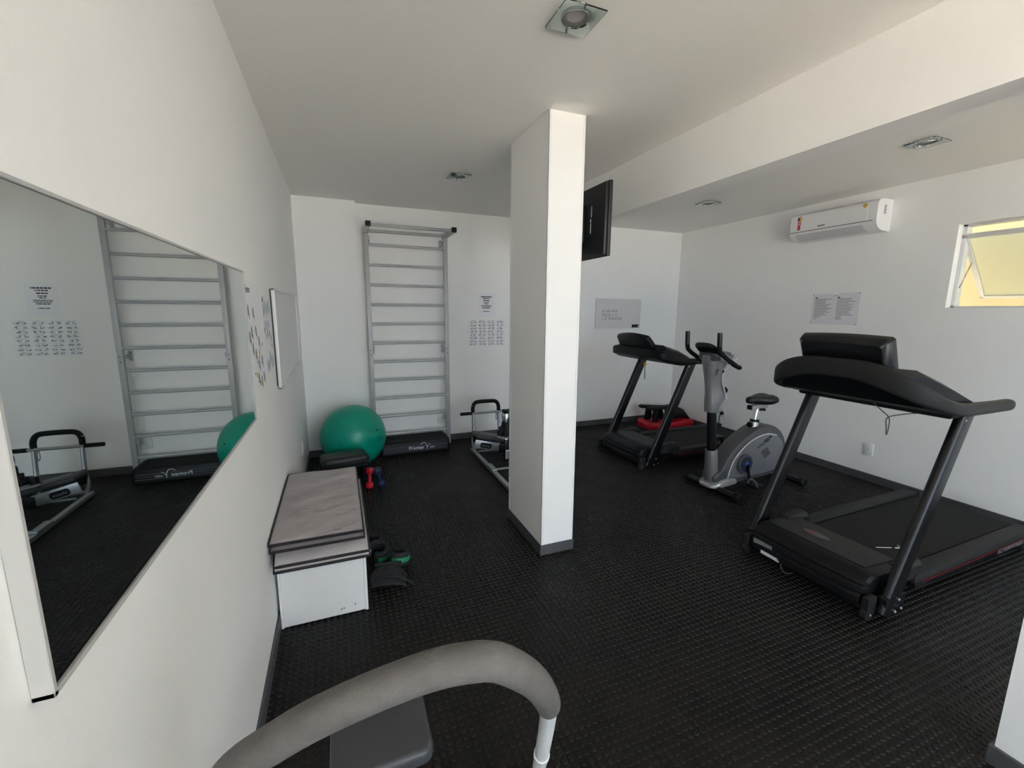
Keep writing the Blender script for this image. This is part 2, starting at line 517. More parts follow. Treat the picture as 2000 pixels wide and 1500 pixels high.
def sheet(name, label, cat_, origin, right, w, h, material='paper', thick=0.0012, group=None):
    t = thing(name, label, cat_, origin, 0, group)
    m = MB(); xf = frame((0,0,0), right, (0,0,1))
    m.box(-w/2, -h/2, 0.0004, w/2, h/2, thick, xf=xf)
    obj('sheet', m, material, t, smooth=None)
    return t, xf
def blobs(rects, xf, z=0.0013):
    m = MB()
    for (x, y, w, h) in rects:
        n = 7; vs = [(x+w/2*math.cos(2*PI*k/n), y+h/2*math.sin(2*PI*k/n), z+0.0003) for k in range(n)]
        m.add(vs, [tuple(range(n))], xf)
    return m
def bars(rects, xf, z=0.0013):
    m = MB()
    for (x, y, w, h) in rects: m.box(x-w/2, y-h/2, z, x+w/2, y+h/2, z+0.0003, xf=xf)
    return m

# ---- two exercise posters between mirror and whiteboard (left wall)
t, xf = sheet('exercise_poster', 'white exercise poster with small figures right beside the mirror', 'poster', (XL, 2.215, 1.385), (0,1,0), 0.40, 0.46)
text('heading', 'Treino', 0.045, 'ink', t, xf @ Matrix.Translation((-0.13, 0.195, 0.0014)), shear=0.3)
R = random.Random(3)
A, Bk, Yw = [], [], []
for (px, py) in ((-.14,.11),(-.03,.10),(-.10,.02),(-.15,0.0),(.0,.02),(-.10,-.05),(-.04,-.08),(.06,-.03),(.02,-.13),(-.02,-.19),(.10,-.12),(.12,-.20),(.05,-.21)):
    A.append((px, py, 0.032, 0.05)); A.append((px+0.015, py-0.025, 0.014, 0.03))
for (px, py) in ((-.14,-.02),(-.09,.0),(-.1,-.16),(.03,-.1),(-.02,-.12),(.0,-.21),(.14,-.05)): Bk.append((px, py, 0.018, 0.014))
for (px, py) in ((.05,-.08),(-.06,-.17),(.03,-.22)): Yw.append((px, py, 0.035, 0.03))
obj('printed_figures', blobs(A, xf), 'ink_soft', t, smooth=None)
obj('printed_marks', blobs(Bk, xf, 0.0017), 'ink', t, smooth=None)
obj('printed_highlights', blobs(Yw, xf, 0.0015), 'ink_yellow', t, smooth=None)
t, xf = sheet('exercise_poster', 'bluish anatomy poster half behind the whiteboard edge', 'poster', (XL, 2.580, 1.375), (0,1,0), 0.29, 0.38)
A = []; Bk = []; Lc = []
for row, n in ((.13, 5), (-.14, 5)):
    for k in range(n): A.append((-.10+.05*k, row+R.uniform(-.02,.02), 0.022, 0.075))
for k in range(6): Bk.append((-.11+.04*k, -.01+R.uniform(-.03,.03), 0.018, 0.035))
Bk.append((-.11, .17, 0.03, 0.03)); Bk.append((.10, -.07, 0.02, 0.03)); Bk.append((-.05, -.16, .015, .05))
for k in range(3): Lc.append((-.08+.06*k, .045, 0.03, 0.05))
obj('printed_figures', blobs(A, xf), 'ink_teal', t, smooth=None)
obj('printed_marks', blobs(Bk, xf, 0.0017), 'ink', t, smooth=None)
obj('printed_highlights', blobs(Lc, xf, 0.0015), 'ink_lilac', t, smooth=None)

# ---- whiteboard on the left wall
wb = thing('whiteboard', 'blank whiteboard with white aluminium frame on the left wall', 'whiteboard', (XL, 3.47, 1.047))
y0, y1, z0, z1 = 2.762, 4.185, 1.047, 1.614
m = MB(); m.box(XL+0.008, y0+0.01, z0+0.01, XL+0.016, y1-0.01, z1-0.01); obj('panel', rel(wb, m), 'board_white', wb, smooth=None)
for a in ((y0, z0, y0+0.03, z1), (y1-0.03, z0, y1, z1), (y0, z0, y1, z0+0.012), (y0, z1-0.012, y1, z1)):
    m = MB(); m.box(XL+0.006, a[0], a[1], XL+0.024, a[2], a[3], 0.003, 2); obj('frame_strip', rel(wb, m), 'white_aluminium', wb)
m = MB(); m.box(XL+0.0003, y0-0.004, z0+0.02, XL+0.007, y0+0.02, z1-0.005); obj('gap_shadow_strip', rel(wb, m), 'dark_gap', wb, smooth=None)  # dark strip stands in for the shadow gap behind the board's near edge

# ---- two sheets on the back wall
t, xf = sheet('notice_sheet', 'white printed notice above the exercise chart on the back wall', 'notice', (1.612, YB, 1.565), (1,0,0), 0.21, 0.27, 'paper')
rows = [(.092,.13,.013),(.072,.085,.011),(.049,.075,.012),(.027,.06,.009),(.012,.05,.008),(-.008,.125,.008),(-.022,.115,.008),(-.037,.09,.009),(-.073,.075,.008)]
rr = []
for y, wd, hh in rows:
    x = -wd/2
    while x < wd/2:
        ww = R.uniform(.008, .026); ww = min(ww, wd/2-x); rr.append((x+ww/2, y, ww, hh)); x += ww+.004
obj('printed_lines', bars(rr, xf), 'ink', t, smooth=None)
t, xf = sheet('exercise_chart', 'sheet of many tiny exercise drawings below the notice on the back wall', 'poster', (1.615, YB, 1.243), (1,0,0), 0.45, 0.31, 'paper')
A = []; G = []
for cix in range(4):
    for rix in range(8):
        cx = -.163+.108*cix; cy = .128-.0365*rix
        for s in (-1, 1):
            bx = cx+s*.023
            for q in range(5): A.append((bx+R.uniform(-.017,.017), cy+R.uniform(-.008,.006), R.uniform(.006,.014), R.uniform(.004,.012)))
            A.append((bx, cy-.008, .032, .004))
        G.append((cx, cy+.014, .055, .002))
obj('printed_figures', blobs(A, xf), 'ink_soft', t, smooth=None)
obj('printed_lines', bars(G, xf), 'ink_soft', t, smooth=None)

# ---- small whiteboard with hand-written note on the back wall
t = thing('note_board', 'small whiteboard with a handwritten reminder on the back wall', 'whiteboard', (3.43, YB, 1.475))
xf = frame((0,0,0), (1,0,0), (0,0,1))
m = MB(); m.box(-.35, -.19, .001, .35, .19, .010, 0.002, 1, xf=xf); obj('panel', m, 'board_cream', t)
for k, s in enumerate(('AO  SAIR  FAVOR', 'DESLIGAR  A  TV', 'E  OS  VENTILADORES')):
    text('handwriting', s, 0.050, 'ink_soft', t, xf @ Matrix.Translation((-.255, .03-.048*k, .0102)) @ Matrix.Diagonal((0.62,1,1,1)), align='LEFT', shear=0.2)
for a in ((-.35,-.19,-.335,.19),(.335,-.19,.35,.19),(-.35,-.19,.35,-.178),(-.35,.178,.35,.19)):
    m = MB(); m.box(a[0], a[1], .0102, a[2], a[3], .014, xf=xf); obj('frame_strip', m, 'plastic_sleeve', t)
m = MB(); m.box(.222, -.183, .010, .325, -.143, .018, 0.002, 1, xf=xf); e_ = obj('sticker', m, 'black_matt', t)
m = MB(); m.box(.30, -.172, .0181, .322, -.162, .0186, xf=xf); m.box(.258, -.176, .0181, .268, -.166, .0186, xf=xf); obj('print', m, 'print_white', e_, smooth=None)

# ---- pair of typed pages on the window wall
t = thing('typed_pages', 'two typed pages pinned side by side under the air conditioner', 'notice', (XR, 2.75, 1.542))
xf = frame((0,0,0), (0,-1,0), (0,0,1))
m = MB()
m.add([(-.213,-.146,.0008),(0,-.150,.002),(.215,-.150,.0008),(.215,.148,.0008),(.05,.146,.002),(0.0,.128,.003),(-.05,.143,.002),(-.213,.143,.0008)],
      [(0,1,5,6,7),(1,2,3,4,5)], xf)
m.add([(-.213,-.146,.0002),(0,-.150,.0002),(.215,-.150,.0002),(.215,.148,.0002),(.05,.146,.0002),(0.0,.128,.0002),(-.05,.143,.0002),(-.213,.143,.0002)],
      [(7,6,5,1,0),(5,4,3,2,1)], xf)
obj('sheet', m, 'paper_grey', t, smooth=None)
rr = []; hh = []
for sx_ in (-1, 1):
    cx = sx_*0.103 + .0
    hh.append((cx-.07, .105, .022, .010))
    for k in range(16):
        wd = R.uniform(.10, .165) if k < 13 else R.uniform(.03, .1)
        rr.append((cx-.083+wd/2, .092-.0125*k, wd, .0045))
obj('printed_lines', bars(rr, xf, 0.0026), 'ink_soft', t, smooth=None)
obj('printed_heading', bars(hh, xf, 0.0026), 'ink', t, smooth=None)
for p in ((-.205,.137),(.207,.142),(-.206,-.138),(.207,-.142),(0,.124)):
    m = MB(); m.lathe([(.004,.001),(.005,.003),(.003,.005),(.0005,.0055)], 8, xf=xf @ Matrix.Translation((p[0], p[1], 0.001))); obj('pin', m, 'steel_dark', t)

# ---- air conditioner
AY0, AY1 = 2.385, 3.135
ac = thing('air_conditioner', 'white split air conditioner high on the window wall', 'air conditioner', (XR, (AY0+AY1)/2, 2.19))
prof = [(0,.255),(-.10,.258),(-.165,.250),(-.188,.232),(-.195,.20),(-.195,.085)]
low = [(-.195,.080),(-.190,.055),(-.160,.022),(-.110,.004),(-.03,0),(0,0)]
hw = (AY1-AY0)/2
m = MB(); m.loft([[(x, s*hw, z) for x, z in prof+low] for s in (-1, 1)]); obj('body', m, 'ac_white', ac)
m = MB()
pf = [(-.10,.2605),(-.166,.2525),(-.191,.234),(-.1985,.20),(-.1985,.086),(-.190,.086),(-.190,.2),(-.10,.25)]
m.loft([[(x, y, z) for x, z in pf] for y in (-hw+.075, hw-.002)]); obj('front_panel', m, 'ac_white', ac)
m = MB(); m.loft([[(x, y, z) for x, z in ((-.1965,.084),(-.1965,.0795),(-.192,.0795),(-.192,.084))] for y in (-hw+.03, hw-.004)]); obj('gap', m, 'dark_gap', ac, smooth=None)
m = MB()
fp = [(-.1925,.058),(-.164,.0225),(-.112,.0035),(-.112,.001),(-.166,.0185),(-.196,.057)]
m.loft([[(x, y, z) for x, z in fp] for y in (-hw+.10, hw-.06)]); obj('louvre', m, 'ac_under', ac)
m = MB(); m.loft([[(x, y, z) for x, z in ((-.150,.0185),(-.146,.0165),(-.146,.0145),(-.151,.0165))] for y in (-hw+.10, hw-.06)]); obj('louvre_slot', m, 'dark_gap', ac, smooth=None)
xa = frame((-.1987, 0, 0), (0,-1,0), (0,0,1))
text('logo', 'Agratto', 0.022, 'ink', ac, xa @ Matrix.Translation((-.075, .112, 0.0004)), bold=0.0006)
m = MB(); m.add([(0.022*math.cos(2*PI*k/20)-.285, 0.022*math.sin(2*PI*k/20)+.20, .0008) for k in range(20)], [tuple(range(20))], xa); sk = obj('seal_disc', m, 'sticker_red', ac, smooth=None)
m = MB(); m.add([(0.018*math.cos(PI*k/10-PI/2)-.285, 0.018*math.sin(PI*k/10-PI/2)+.20, .0012) for k in range(11)], [tuple(range(11))], xa); obj('seal_half', m, 'sticker_yellow', sk, smooth=None)
m = MB(); m.add([(-0.018*math.cos(PI*k/10-PI/2)-.285, 0.018*math.sin(PI*k/10-PI/2)+.20, .0012) for k in range(11)], [tuple(range(11))], xa); obj('seal_half', m, 'ink', sk, smooth=None)
m = MB(); m.add([(-.300,.182,.0007),(-.272,.182,.0007),(-.272,.092,.0007),(-.286,.105,.0007),(-.300,.092,.0007)], [(0,1,2,3,4)], xa); rb = obj('seal_ribbon', m, 'sticker_red', ac, smooth=None)
m = MB(); m.box(-.292,.172,.0008,-.280,.182,.0011, xf=xa); m.box(-.290,.145,.0008,-.282,.165,.0011, xf=xa); obj('print', m, 'print_white', rb, smooth=None)
m = MB(); m.add([(.262,.222,.0008),(.280,.228,.0008),(.298,.222,.0008),(.298,.206,.0008),(.280,.190,.0008),(.262,.206,.0008)], [tuple(range(6))], xa); obj('shield_sticker', m, 'gold', ac, smooth=None)
m = MB(); xs = frame((0,-hw-.0006,0), (1,0,0), (0,0,1)); m.box(-.115,.13,0,-.075,.215,.0006, xf=xs); lb = obj('side_label', m, 'print_white', ac, smooth=None)
m = MB()
for k in range(5): m.box(-.110,.195-.014*k,.0007,-.080-.006*(k%2),.201-.014*k,.001, xf=xs)
obj('print', m, 'ink', lb, smooth=None)

# ---- television on the column
tv = thing('television', 'black flat television seen from behind, mounted on the column', 'television', (1.50, 2.65, 1.83))
m = MB(); m.box(.022, -.368, 0, .045, .368, .430, .004); obj('screen_panel', m, 'tv_black', tv)
m = MB(); m.box(0, -.362, .006, .024, .362, .424, .008); obj('back_cover', m, 'tv_black', tv)
m = MB(); m.box(-.03, -.155, .10, .004, .27, .33, .012); hb = obj('electronics_hump', m, 'black_plastic', tv)
m = MB(); m.box(-.0005, -.235, .13, .0015, -.175, .33, 0); ib = obj('input_bay', m, 'dark_gap', tv, smooth=None)
m = MB(); m.box(-.002, -.212, .15, .0, -.206, .21); m.box(-.002,-.212,.215,.0,-.204,.235); m.box(-.002,-.216,.245,.0,-.212,.31); obj('socket_label', m, 'print_white', ib, smooth=None)
m = MB(); m.box(-.0315,-.13,.22,-.030,-.09,.275); obj('rating_label', m, 'print_grey', hb, smooth=None)
m = MB(); m.box(-.055, -.14, .06, -.028, .06, .30, .003); m.box(-.10, -.15, .13, -.05, -.11, .17, .003)
m.tube([(-.178, -.12, .15), (-.05, -.10, .15)], .014, 10); m.box(-.179, -.18, .05, -.165, -.06, .27, .003)
obj('wall_mount', m, 'black_powder', tv)
m = MB(); m.tube([(-.034,-.10,.145),(-.045,-.135,.145)], .004, 8); obj('bolt', m, 'chrome', tv)

# ---- ceiling downlights
def downlight(x, y, label, rot=0.0):
    t = thing('ceiling_light', label, 'ceiling light', (x, y, H), rot, 'glass downlights in the ceiling')
    a, r = 0.0815, 0.052
    n = 32
    sq = []; ci = []
    for k in range(n):
        an = 2*PI*k/n; cx_, sy_ = math.cos(an), math.sin(an); q = a/max(abs(cx_), abs(sy_))
        sq.append((cx_*q, sy_*q)); ci.append((cx_*r, sy_*r))
    m = MB(); z0_, z1_ = -.016, -.011
    vs = [(x_,y_,z0_) for x_,y_ in sq]+[(x_,y_,z0_) for x_,y_ in ci]+[(x_,y_,z1_) for x_,y_ in sq]+[(x_,y_,z1_) for x_,y_ in ci]
    fs = []
    for k in range(n):
        l = (k+1) % n
        fs += [(k,l,n+l,n+k),(2*n+k,3*n+k,3*n+l,2*n+l),(k,2*n+k,2*n+l,l),(n+k,n+l,3*n+l,3*n+k)]
    m.add(vs, fs); obj('glass_plate', m, 'clear_glass', t, smooth=30)
    m = MB(); m.lathe([(.030,-.001),(.034,-.006),(.046,-.010),(.052,-.0105),(.054,-.009),(.054,-.0005)], 32); obj('reflector_ring', m, 'lamp_ring', t)
    m = MB(); m.lathe([(.0,-.0045),(.033,-.0042),(.033,-.001),(0,-.001)], 32, cap=False); obj('diffuser', m, 'lamp_diffuser', t)
    for s in (-1, 1):
        m = MB(); m.lathe([(.0035,-.0005),(.0035,-.018),(.005,-.0185),(.005,-.021),(.0,-.0215)], 10, xf=Matrix.Translation((0, s*.068, 0))); obj('screw', m, 'steel_dark', t)
downlight(.857, 1.548, 'glass downlight at the top of the picture, nearest the camera', 0.0)
downlight(.952, 3.530, 'glass downlight in front of the wall bars', 0.0)
downlight(3.432, 1.722, 'glass downlight over the nearer treadmill beside the window', 0.0)
downlight(3.400, 3.405, 'glass downlight over the farther treadmill, behind the beam', 0.0)

# ---- power outlets
def outlet(label, origin, right, w=0.075, h=0.115):
    t = thing('power_outlet', label, 'outlet', origin, 0, 'wall outlets')
    xf = frame((0,0,0), right, (0,0,1))
    m = MB(); m.box(-w/2, -h/2, .0005, w/2, h/2, .009, .003, xf=xf); obj('cover_plate', m, 'outlet_white', t)
    m = MB(); m.box(-.02, -.028, .0085, .02, .028, .0105, .004, xf=xf); obj('socket_insert', m, 'outlet_white', t)
    m = MB()
    for s in (-1, 0, 1): m.lathe([(.0028,.0102),(.0028,.0109)], 8, xf=xf @ Matrix.Translation((0.003*(s==0), s*.013, 0)))
    obj('socket_holes', m, 'dark_gap', t, smooth=None)
outlet('white outlet on the back wall behind the wall bars', (1.055, YB, .275), (1,0,0), .085, .12)
outlet('white outlet on the left wall near the green ball', (XL, 3.97, .33), (0,1,0))
outlet('white outlet low on the window wall between bike and nearer treadmill', (XR, 2.295, .288), (0,-1,0))
outlet('white outlet on the window wall behind the exercise bike', (XR, 3.90, .275), (0,-1,0))

# ================================================================== WALL BARS
lad = thing('wall_bars', 'grey steel wall bars with pull-up bar against the back wall', 'wall bars', (.712, 4.72, 0))
for sxx in (-1, 1):
    X = sxx*.402
    m = MB(); m.box(X-.022, -.018, .0, X+.022, .018, 2.255, .004); p = obj('post', m, 'grey_enamel', lad)
    for z in (.02,):
        m = MB(); m.box(X-.021, -.017, -.0, X+.021, .017, .004); obj('foot_cap', m, 'black_plastic', p)
    for z in (1.085, 1.035):
        m = MB(); m.lathe([(.0,.003),(.007,.002),(.008,0)], 10, xf=frame((X, -.0175, z), (1,0,0), (0,0,1))); obj('bolt', m, 'steel_dark', p)
    m = MB(); m.box(X-.022, -.385, 2.255, X+.022, .05, 2.299, .003); a = obj('pull_up_arm', m, 'grey_enamel', lad)
    m = MB(); m.box(X-.0235, -.402, 2.2535, X+.0235, -.380, 2.3005, .003); obj('end_cap', m, 'black_plastic', a)
    for z in (2.20, 1.08, .30):
        q = X - sxx*.03
        m = MB(); m.box(q-.006, .0, z-.018, q+.006, .109, z+.018, .002); m.box(q-.016, .104, z-.045, q+.016, .1095, z+.045, .002)
        br = obj('wall_bracket', m, 'grey_enamel', lad)
        for dz in (-.03, .03):
            m = MB(); m.lathe([(.0,.004),(.005,.003),(.006,0)], 8, xf=frame((q, .104, z+dz), (1,0,0), (0,0,1))); obj('bolt', m, 'steel_dark', br)
for k in range(11):
    z = .169 + .1975*k
    m = MB(); cyl(m, (-.384, 0, z), (.384, 0, z), .0135, 12); obj('rung', m, 'grey_enamel', lad)
m = MB(); cyl(m, (-.384, .0, 2.277), (.384, 0, 2.277), .015, 12); obj('rung', m, 'grey_enamel', lad)
m = MB(); cyl(m, (-.384, -.335, 2.277), (.384, -.335, 2.277), .016, 12); obj('pull_up_bar', m, 'grey_enamel', lad)

# ================================================================== STEP PLATFORM, BALL, BENCH, DUMBBELLS
sp = thing('step_platform', 'black aerobic step platform lying under the wall bars', 'step', (.705, 4.625, 0))
sec = [(-.155,0),(-.165,.012),(-.162,.10),(-.150,.128),(-.13,.138),(.13,.138),(.15,.128),(.162,.10),(.165,.012),(.155,0)]
m = MB(); rings = []
for x, s in ((-.36,.94),(-.352,.98),(-.335,1),(.335,1),(.352,.98),(.36,.94)): rings.append([(x, yy*s, zz*(s if zz > .05 else 1)) for yy, zz in sec])
m.loft(rings); body = obj('body', m, 'black_plastic', sp)
m = MB(); m.box(-.33, -.125, .137, .33, .125, .1395, .001, 1); obj('rubber_top', m, 'black_matt', sp)
for z in (.040, .062, .084):
    m = MB(); m.box(-.335, -.1662+ (0.0 if z<.05 else .0005), z-.0013, .335, -.160, z+.0013); obj('stripe', m, 'print_grey', sp, smooth=None)
xf = frame((0, -.1672, .068), (1,0,0), (0,0,1))
text('lettering', 'Promax', .050, 'print_white', sp, xf @ Matrix.Translation((.0, -.004, 0)), bold=.0004)
text('lettering', 'cise', .036, 'print_white', sp, xf @ Matrix.Translation((.165, -.006, 0)), shear=.4)
m = MB(); m.tube(cat([(.045,.03,0),(.075,.045,0),(.10,.035,0),(.112,.0,0),(.113,-.03,0)], 5), .0028, 6, xf=xf); m.tube(cat([(.113,-.01,0),(.13,.015,0),(.15,.028,0)], 4), .002, 6, xf=xf); obj('swoosh', m, 'print_white', sp)

bl = thing('gym_ball', 'large glossy green gym ball beside the wall bars', 'ball', (.088, 4.315, 0))
m = MB(); prof = []
N = 56
for i in range(N+1):
    a = -PI/2 + PI*i/N; r = .3; q = 0
    if abs(a) < .62 and i % 3 == 0: q = -.0016
    prof.append(((r+q)*math.cos(a), (r+q)*math.sin(a)))
m.lathe(prof, 56, xf=Matrix.Translation((0,0,.299)) @ Matrix.Rotation(.6, 4, 'Y') @ Matrix.Rotation(.9, 4, 'X'), cap=False)
obj('shell', m, 'ball_green', bl, smooth=60)
m = MB(); m.lathe([(0,.004),(.008,.003),(.009,0)], 12, xf=Matrix.Translation((0,0,.299)) @ Matrix.Rotation(1.15, 4, 'Y') @ Matrix.Rotation(.75,4,'X') @ Matrix.Translation((0,0,.299))); obj('plug', m, 'black_plastic', bl)

bn = thing('padded_bench', 'low black padded bench between the grey mats and the green ball', 'bench', (-.005, 3.775, 0), .17)
m = MB(); m.box(-.185, -.105, .215, .185, .105, .300, .030, 4); obj('pad', m, 'bench_black', bn)
m = MB(); m.box(-.17, -.09, .198, .17, .09, .217, .004); obj('board', m, 'black_matt', bn)
m = MB(); m.tube([(-.165,-.1055,.252),(.165,-.1055,.252)], .003, 6); obj('seam', m, 'black_matt', bn)
for sx_ in (-.145, .145):
    m = MB(); m.tube(cat([(sx_,-.06,.205),(sx_,-.075,.03),(sx_,-.06,.014),(sx_,.06,.014),(sx_,.075,.03),(sx_,.06,.205)], 4), .013, 8); obj('leg', m, 'black_powder', bn)
m = MB(); m.tube([(-.15,-.02,.205),(-.22,-.16,.12),(-.25,-.26,.02)], .012, 8); obj('support_rod', m, 'steel_dark', bn)

def dumbbell(label, material, loc, rot):
    t = thing('dumbbell', label, 'dumbbell', loc)
    xf = Matrix.Rotation(rot[2], 4, 'Z') @ Matrix.Rotation(rot[1], 4, 'Y') @ Matrix.Rotation(rot[0], 4, 'X')
    for s in (-1, 1):
        m = MB(); pr = [(.018,.036),(.030,.040),(.034,.046),(.034,.078),(.030,.085),(.0,.087)]
        m.lathe([(r, s*z) for r, z in pr], 6, xf=xf); obj('head', m, material, t)
    m = MB(); m.lathe([(.0155,-.042),(.0155,-.030),(.014,-.02),(.0165,0),(.014,.02),(.0155,.03),(.0155,.042)], 12, xf=xf); obj('handle', m, material, t)
    lo = min((o.matrix_local @ Vector(v.co)).z for o in t.children for v in o.data.vertices)
    t.location.z = -lo + .0005
    return t
dumbbell('red hexagonal dumbbell standing on end by the padded bench', 'red_plastic', (.185, 3.70, 0), (-.12, .10, .3))
dumbbell('navy blue dumbbell leaning beside the red one', 'navy', (.262, 3.69, 0), (.1, -.28, .2))

# ================================================================== WHITE BOX WITH MATS
bx = thing('storage_box', 'white laminated storage box against the left wall', 'box', (-.128, 2.53, 0))
w2, y0, y1, hh = .1965, -.425, .40, .378
m = MB(); m.box(-w2+.012, y0, .004, w2-.014, y0+.015, hh, .001, 1); fp_ = obj('front_panel', m, 'white_laminate', bx)
m = MB()
for (x, z) in ((.135,.045),(.082,.036),(.07,.033)): m.lathe([(0,.0006),(.0035,.0004),(.0036,0)], 8, xf=frame((x, y0-.0001, z), (1,0,0), (0,0,1)))
obj('screw_holes', m, 'dark_gap', fp_, smooth=None)
m = MB(); m.box(-w2, y0-.002, 0, -w2+.012, y1, hh, .001, 1); obj('side_panel', m, 'white_laminate', bx)
m = MB(); m.box(w2-.0135, y0-.002, 0, w2, y1, hh, .001, 1); obj('side_panel', m, 'white_laminate', bx)
m = MB(); m.box(-w2+.012, y1-.015, .004, w2-.014, y1, hh, .001, 1); obj('back_panel', m, 'white_laminate', bx)
m = MB(); m.box(-w2, y0-.002, hh, w2, y1, hh+.014, .001, 1); obj('lid', m, 'white_laminate', bx)

def pad_layer(x0, x1, y0, y1, z0, z1, nx=14, ny=26, seed=1, droop=0.0, amp=.003):
    """a soft mat leaf: bulging top with wrinkles, front edge can droop"""
    rn = random.Random(seed); ph = [rn.uniform(0, 6) for _ in range(6)]
    m = MB(); vs = []; fs = []
    for side in (1, 0):
        for j in range(ny+1):
            for i in range(nx+1):
                u, v = i/nx, j/ny
                x = x0+(x1-x0)*u; y = y0+(y1-y0)*v
                e = min(1, min(u, 1-u)*9, min(v, 1-v)*18)
                e = math.sqrt(max(e, 0))
                z = (z0+z1)/2 + (1 if side else -1)*(z1-z0)/2*(.25+.75*e)
                if side: z += e*amp*(math.sin(26*v+5*u*math.sin(ph[0]+3*v)+ph[1])*.5 + math.sin(47*v-9*u+ph[2])*.35*u + math.sin(88*v-13*u+4*math.sin(7*u+ph[4]))*.3*u*u + math.sin(9*u+ph[3])*.3)
                d = max(0, (.14-v)/.14)
                z -= droop*d*d
                vs.append((x, y, z))
    K = (nx+1)*(ny+1)
    for j in range(ny):
        for i in range(nx):
            a = j*(nx+1)+i
            fs.append((a, a+1, a+nx+2, a+nx+1)); fs.append((K+a, K+a+nx+1, K+a+nx+2, K+a+1))
    edge = [i for i in range(nx+1)] + [j*(nx+1)+nx for j in range(1, ny+1)] + [ny*(nx+1)+i for i in range(nx-1, -1, -1)] + [j*(nx+1) for j in range(ny-1, 0, -1)]
    for k in range(len(edge)):
        a, b_ = edge[k], edge[(k+1) % len(edge)]
        fs.append((a, K+a, K+b_, b_))
    m.add(vs, fs)
    top = [Vector(vs[i]) for i in edge]; bot = [Vector(vs[K+i]) for i in edge]
    return m, top, bot
def mat_thing(label, loc, layers, rotz=0):
    t = thing('exercise_mat', label, 'mat', loc, rotz, 'folded mats on the white box')
    for k, (a, sd, dr, amp) in enumerate(layers):
        m, top, bot = pad_layer(*a, seed=sd, droop=dr, amp=amp)
        L_ = obj('mat_leaf', m, 'mat_grey', t, smooth=70)
        for loop in (top, bot):
            m = MB(); m.tube([p for p in loop], .0042, 6, closed=True); obj('piping', m, 'piping_black', L_)
    return t
mat_thing('lower grey folded mat on the white box, its front lip drooping', (-.122, 2.44, .3925),
          [((-.196,.205,-.455,.36,.002,.026), 5, .045, .003), ((-.196,.203,-.445,.36,.027,.050), 6, .05, .003)])
mat_thing('upper grey folded mat with black piping on top of the pile', (-.132, 2.44, .4455),
          [((-.196,.196,-.445,.435,.002,.027), 8, .006, .003), ((-.198,.194,-.44,.43,.029,.056,28,52), 9, .004, .009)])

# ---- ankle weights and a bag beside the box
def cuff(name, label, loc, rotz, rx, ry, h, a0, a1, thick, main, strap, tilt=0.0, group=None):
    t = thing(name, label, 'weight', loc, rotz, group)
    xf = Matrix.Rotation(tilt, 4, 'X')
    N_ = 22; rings = []
    for i in range(N_+1):
        a = math.radians(a0+(a1-a0)*i/N_); c_, s_ = math.cos(a), math.sin(a)
        pk = .80+.20*abs(math.sin(i*PI/N_*5))
        ring = []
        for px, pz in rrect(thick*pk, h, min(thick*pk, h)*.4, 3):
            ring.append((c_*(rx+px), s_*(ry+px), pz+h/2))
        rings.append(ring)
    m = MB(); m.loft(rings, xf=xf); obj('weighted_cuff', m, main, t)
    rings = []
    for i in range(N_//2+1):
        a = math.radians(a0+20+(a1-a0-60)*i/N_*1.6); c_, s_ = math.cos(a), math.sin(a)
        rings.append([(c_*(rx+px+thick*.54), s_*(ry+px+thick*.54), pz+h/2) for px, pz in rrect(.004, h*.36, .0018, 2)])
    m = MB(); m.loft(rings, xf=xf); obj('strap', m, strap, t)
    a = math.radians(a1-5)
    m = MB(); m.box(math.cos(a)*(rx+thick*.5), math.sin(a)*ry-.012, h*.3, math.cos(a)*(rx+thick*.5)+.014, math.sin(a)*ry+.016, h*.75, .002, xf=xf); obj('buckle', m, 'print_white', t)
    lo = min(v.co.z for o in t.children for v in o.data.vertices)
    t.location.z = -lo+.0005
    return t
cuff('ankle_weight', 'black ankle weight with green strap and white buckle beside the box', (.150, 2.545, 0), .5, .046, .058, .085, -150, 150, .032, 'black_fabric', 'green_strap', .22)
cuff('ankle_weight', 'black and green ankle weight farther from the box, next to the first', (.262, 2.43, 0), -.5, .042, .054, .08, -130, 165, .030, 'black_fabric', 'green_strap', -.25)
cuff('ankle_weight', 'all-black ankle weight behind the green-strapped pair', (.135, 2.70, 0), 1.2, .04, .05, .07, -140, 150, .028, 'black_fabric', 'piping_black', .1)
m = MB(); rings = []
for i in range(11):
    u = i/10; wz = .052*math.sin(PI*min(1, .12+u*.9))**.6
    rings.append([(.0+.185*u-.09+.006*math.sin(7*u+k), .075*math.cos(2*PI*k/16)*(1-.35*abs(u-.45))*(1+.08*math.sin(3*k)), max(0, wz+wz*math.sin(2*PI*k/16)*(1+.10*math.sin(5*k+8*u)))) for k in range(16)])
m.loft(rings)
bag = thing('cloth_pouch', 'crumpled black cloth pouch on the floor at the box corner', 'pouch', (.190, 2.29, .0005), -.15)
obj('body', m, 'black_fabric', bag, smooth=50)
m = MB(); m.tube(cat([(-.07,-.03,.07),(-.02,-.065,.085),(.05,-.06,.07),(.10,-.03,.02),(.13,-.045,.008)], 5), .005, 6); obj('drawstring', m, 'piping_black', bag)
m = MB(); m.box(-.075, .025, .085, .055, .045, .100, .004); m.box(.055, .026, .086, .068, .044, .099, .003); obj('grip_rod', m, 'charcoal_plastic', bag)

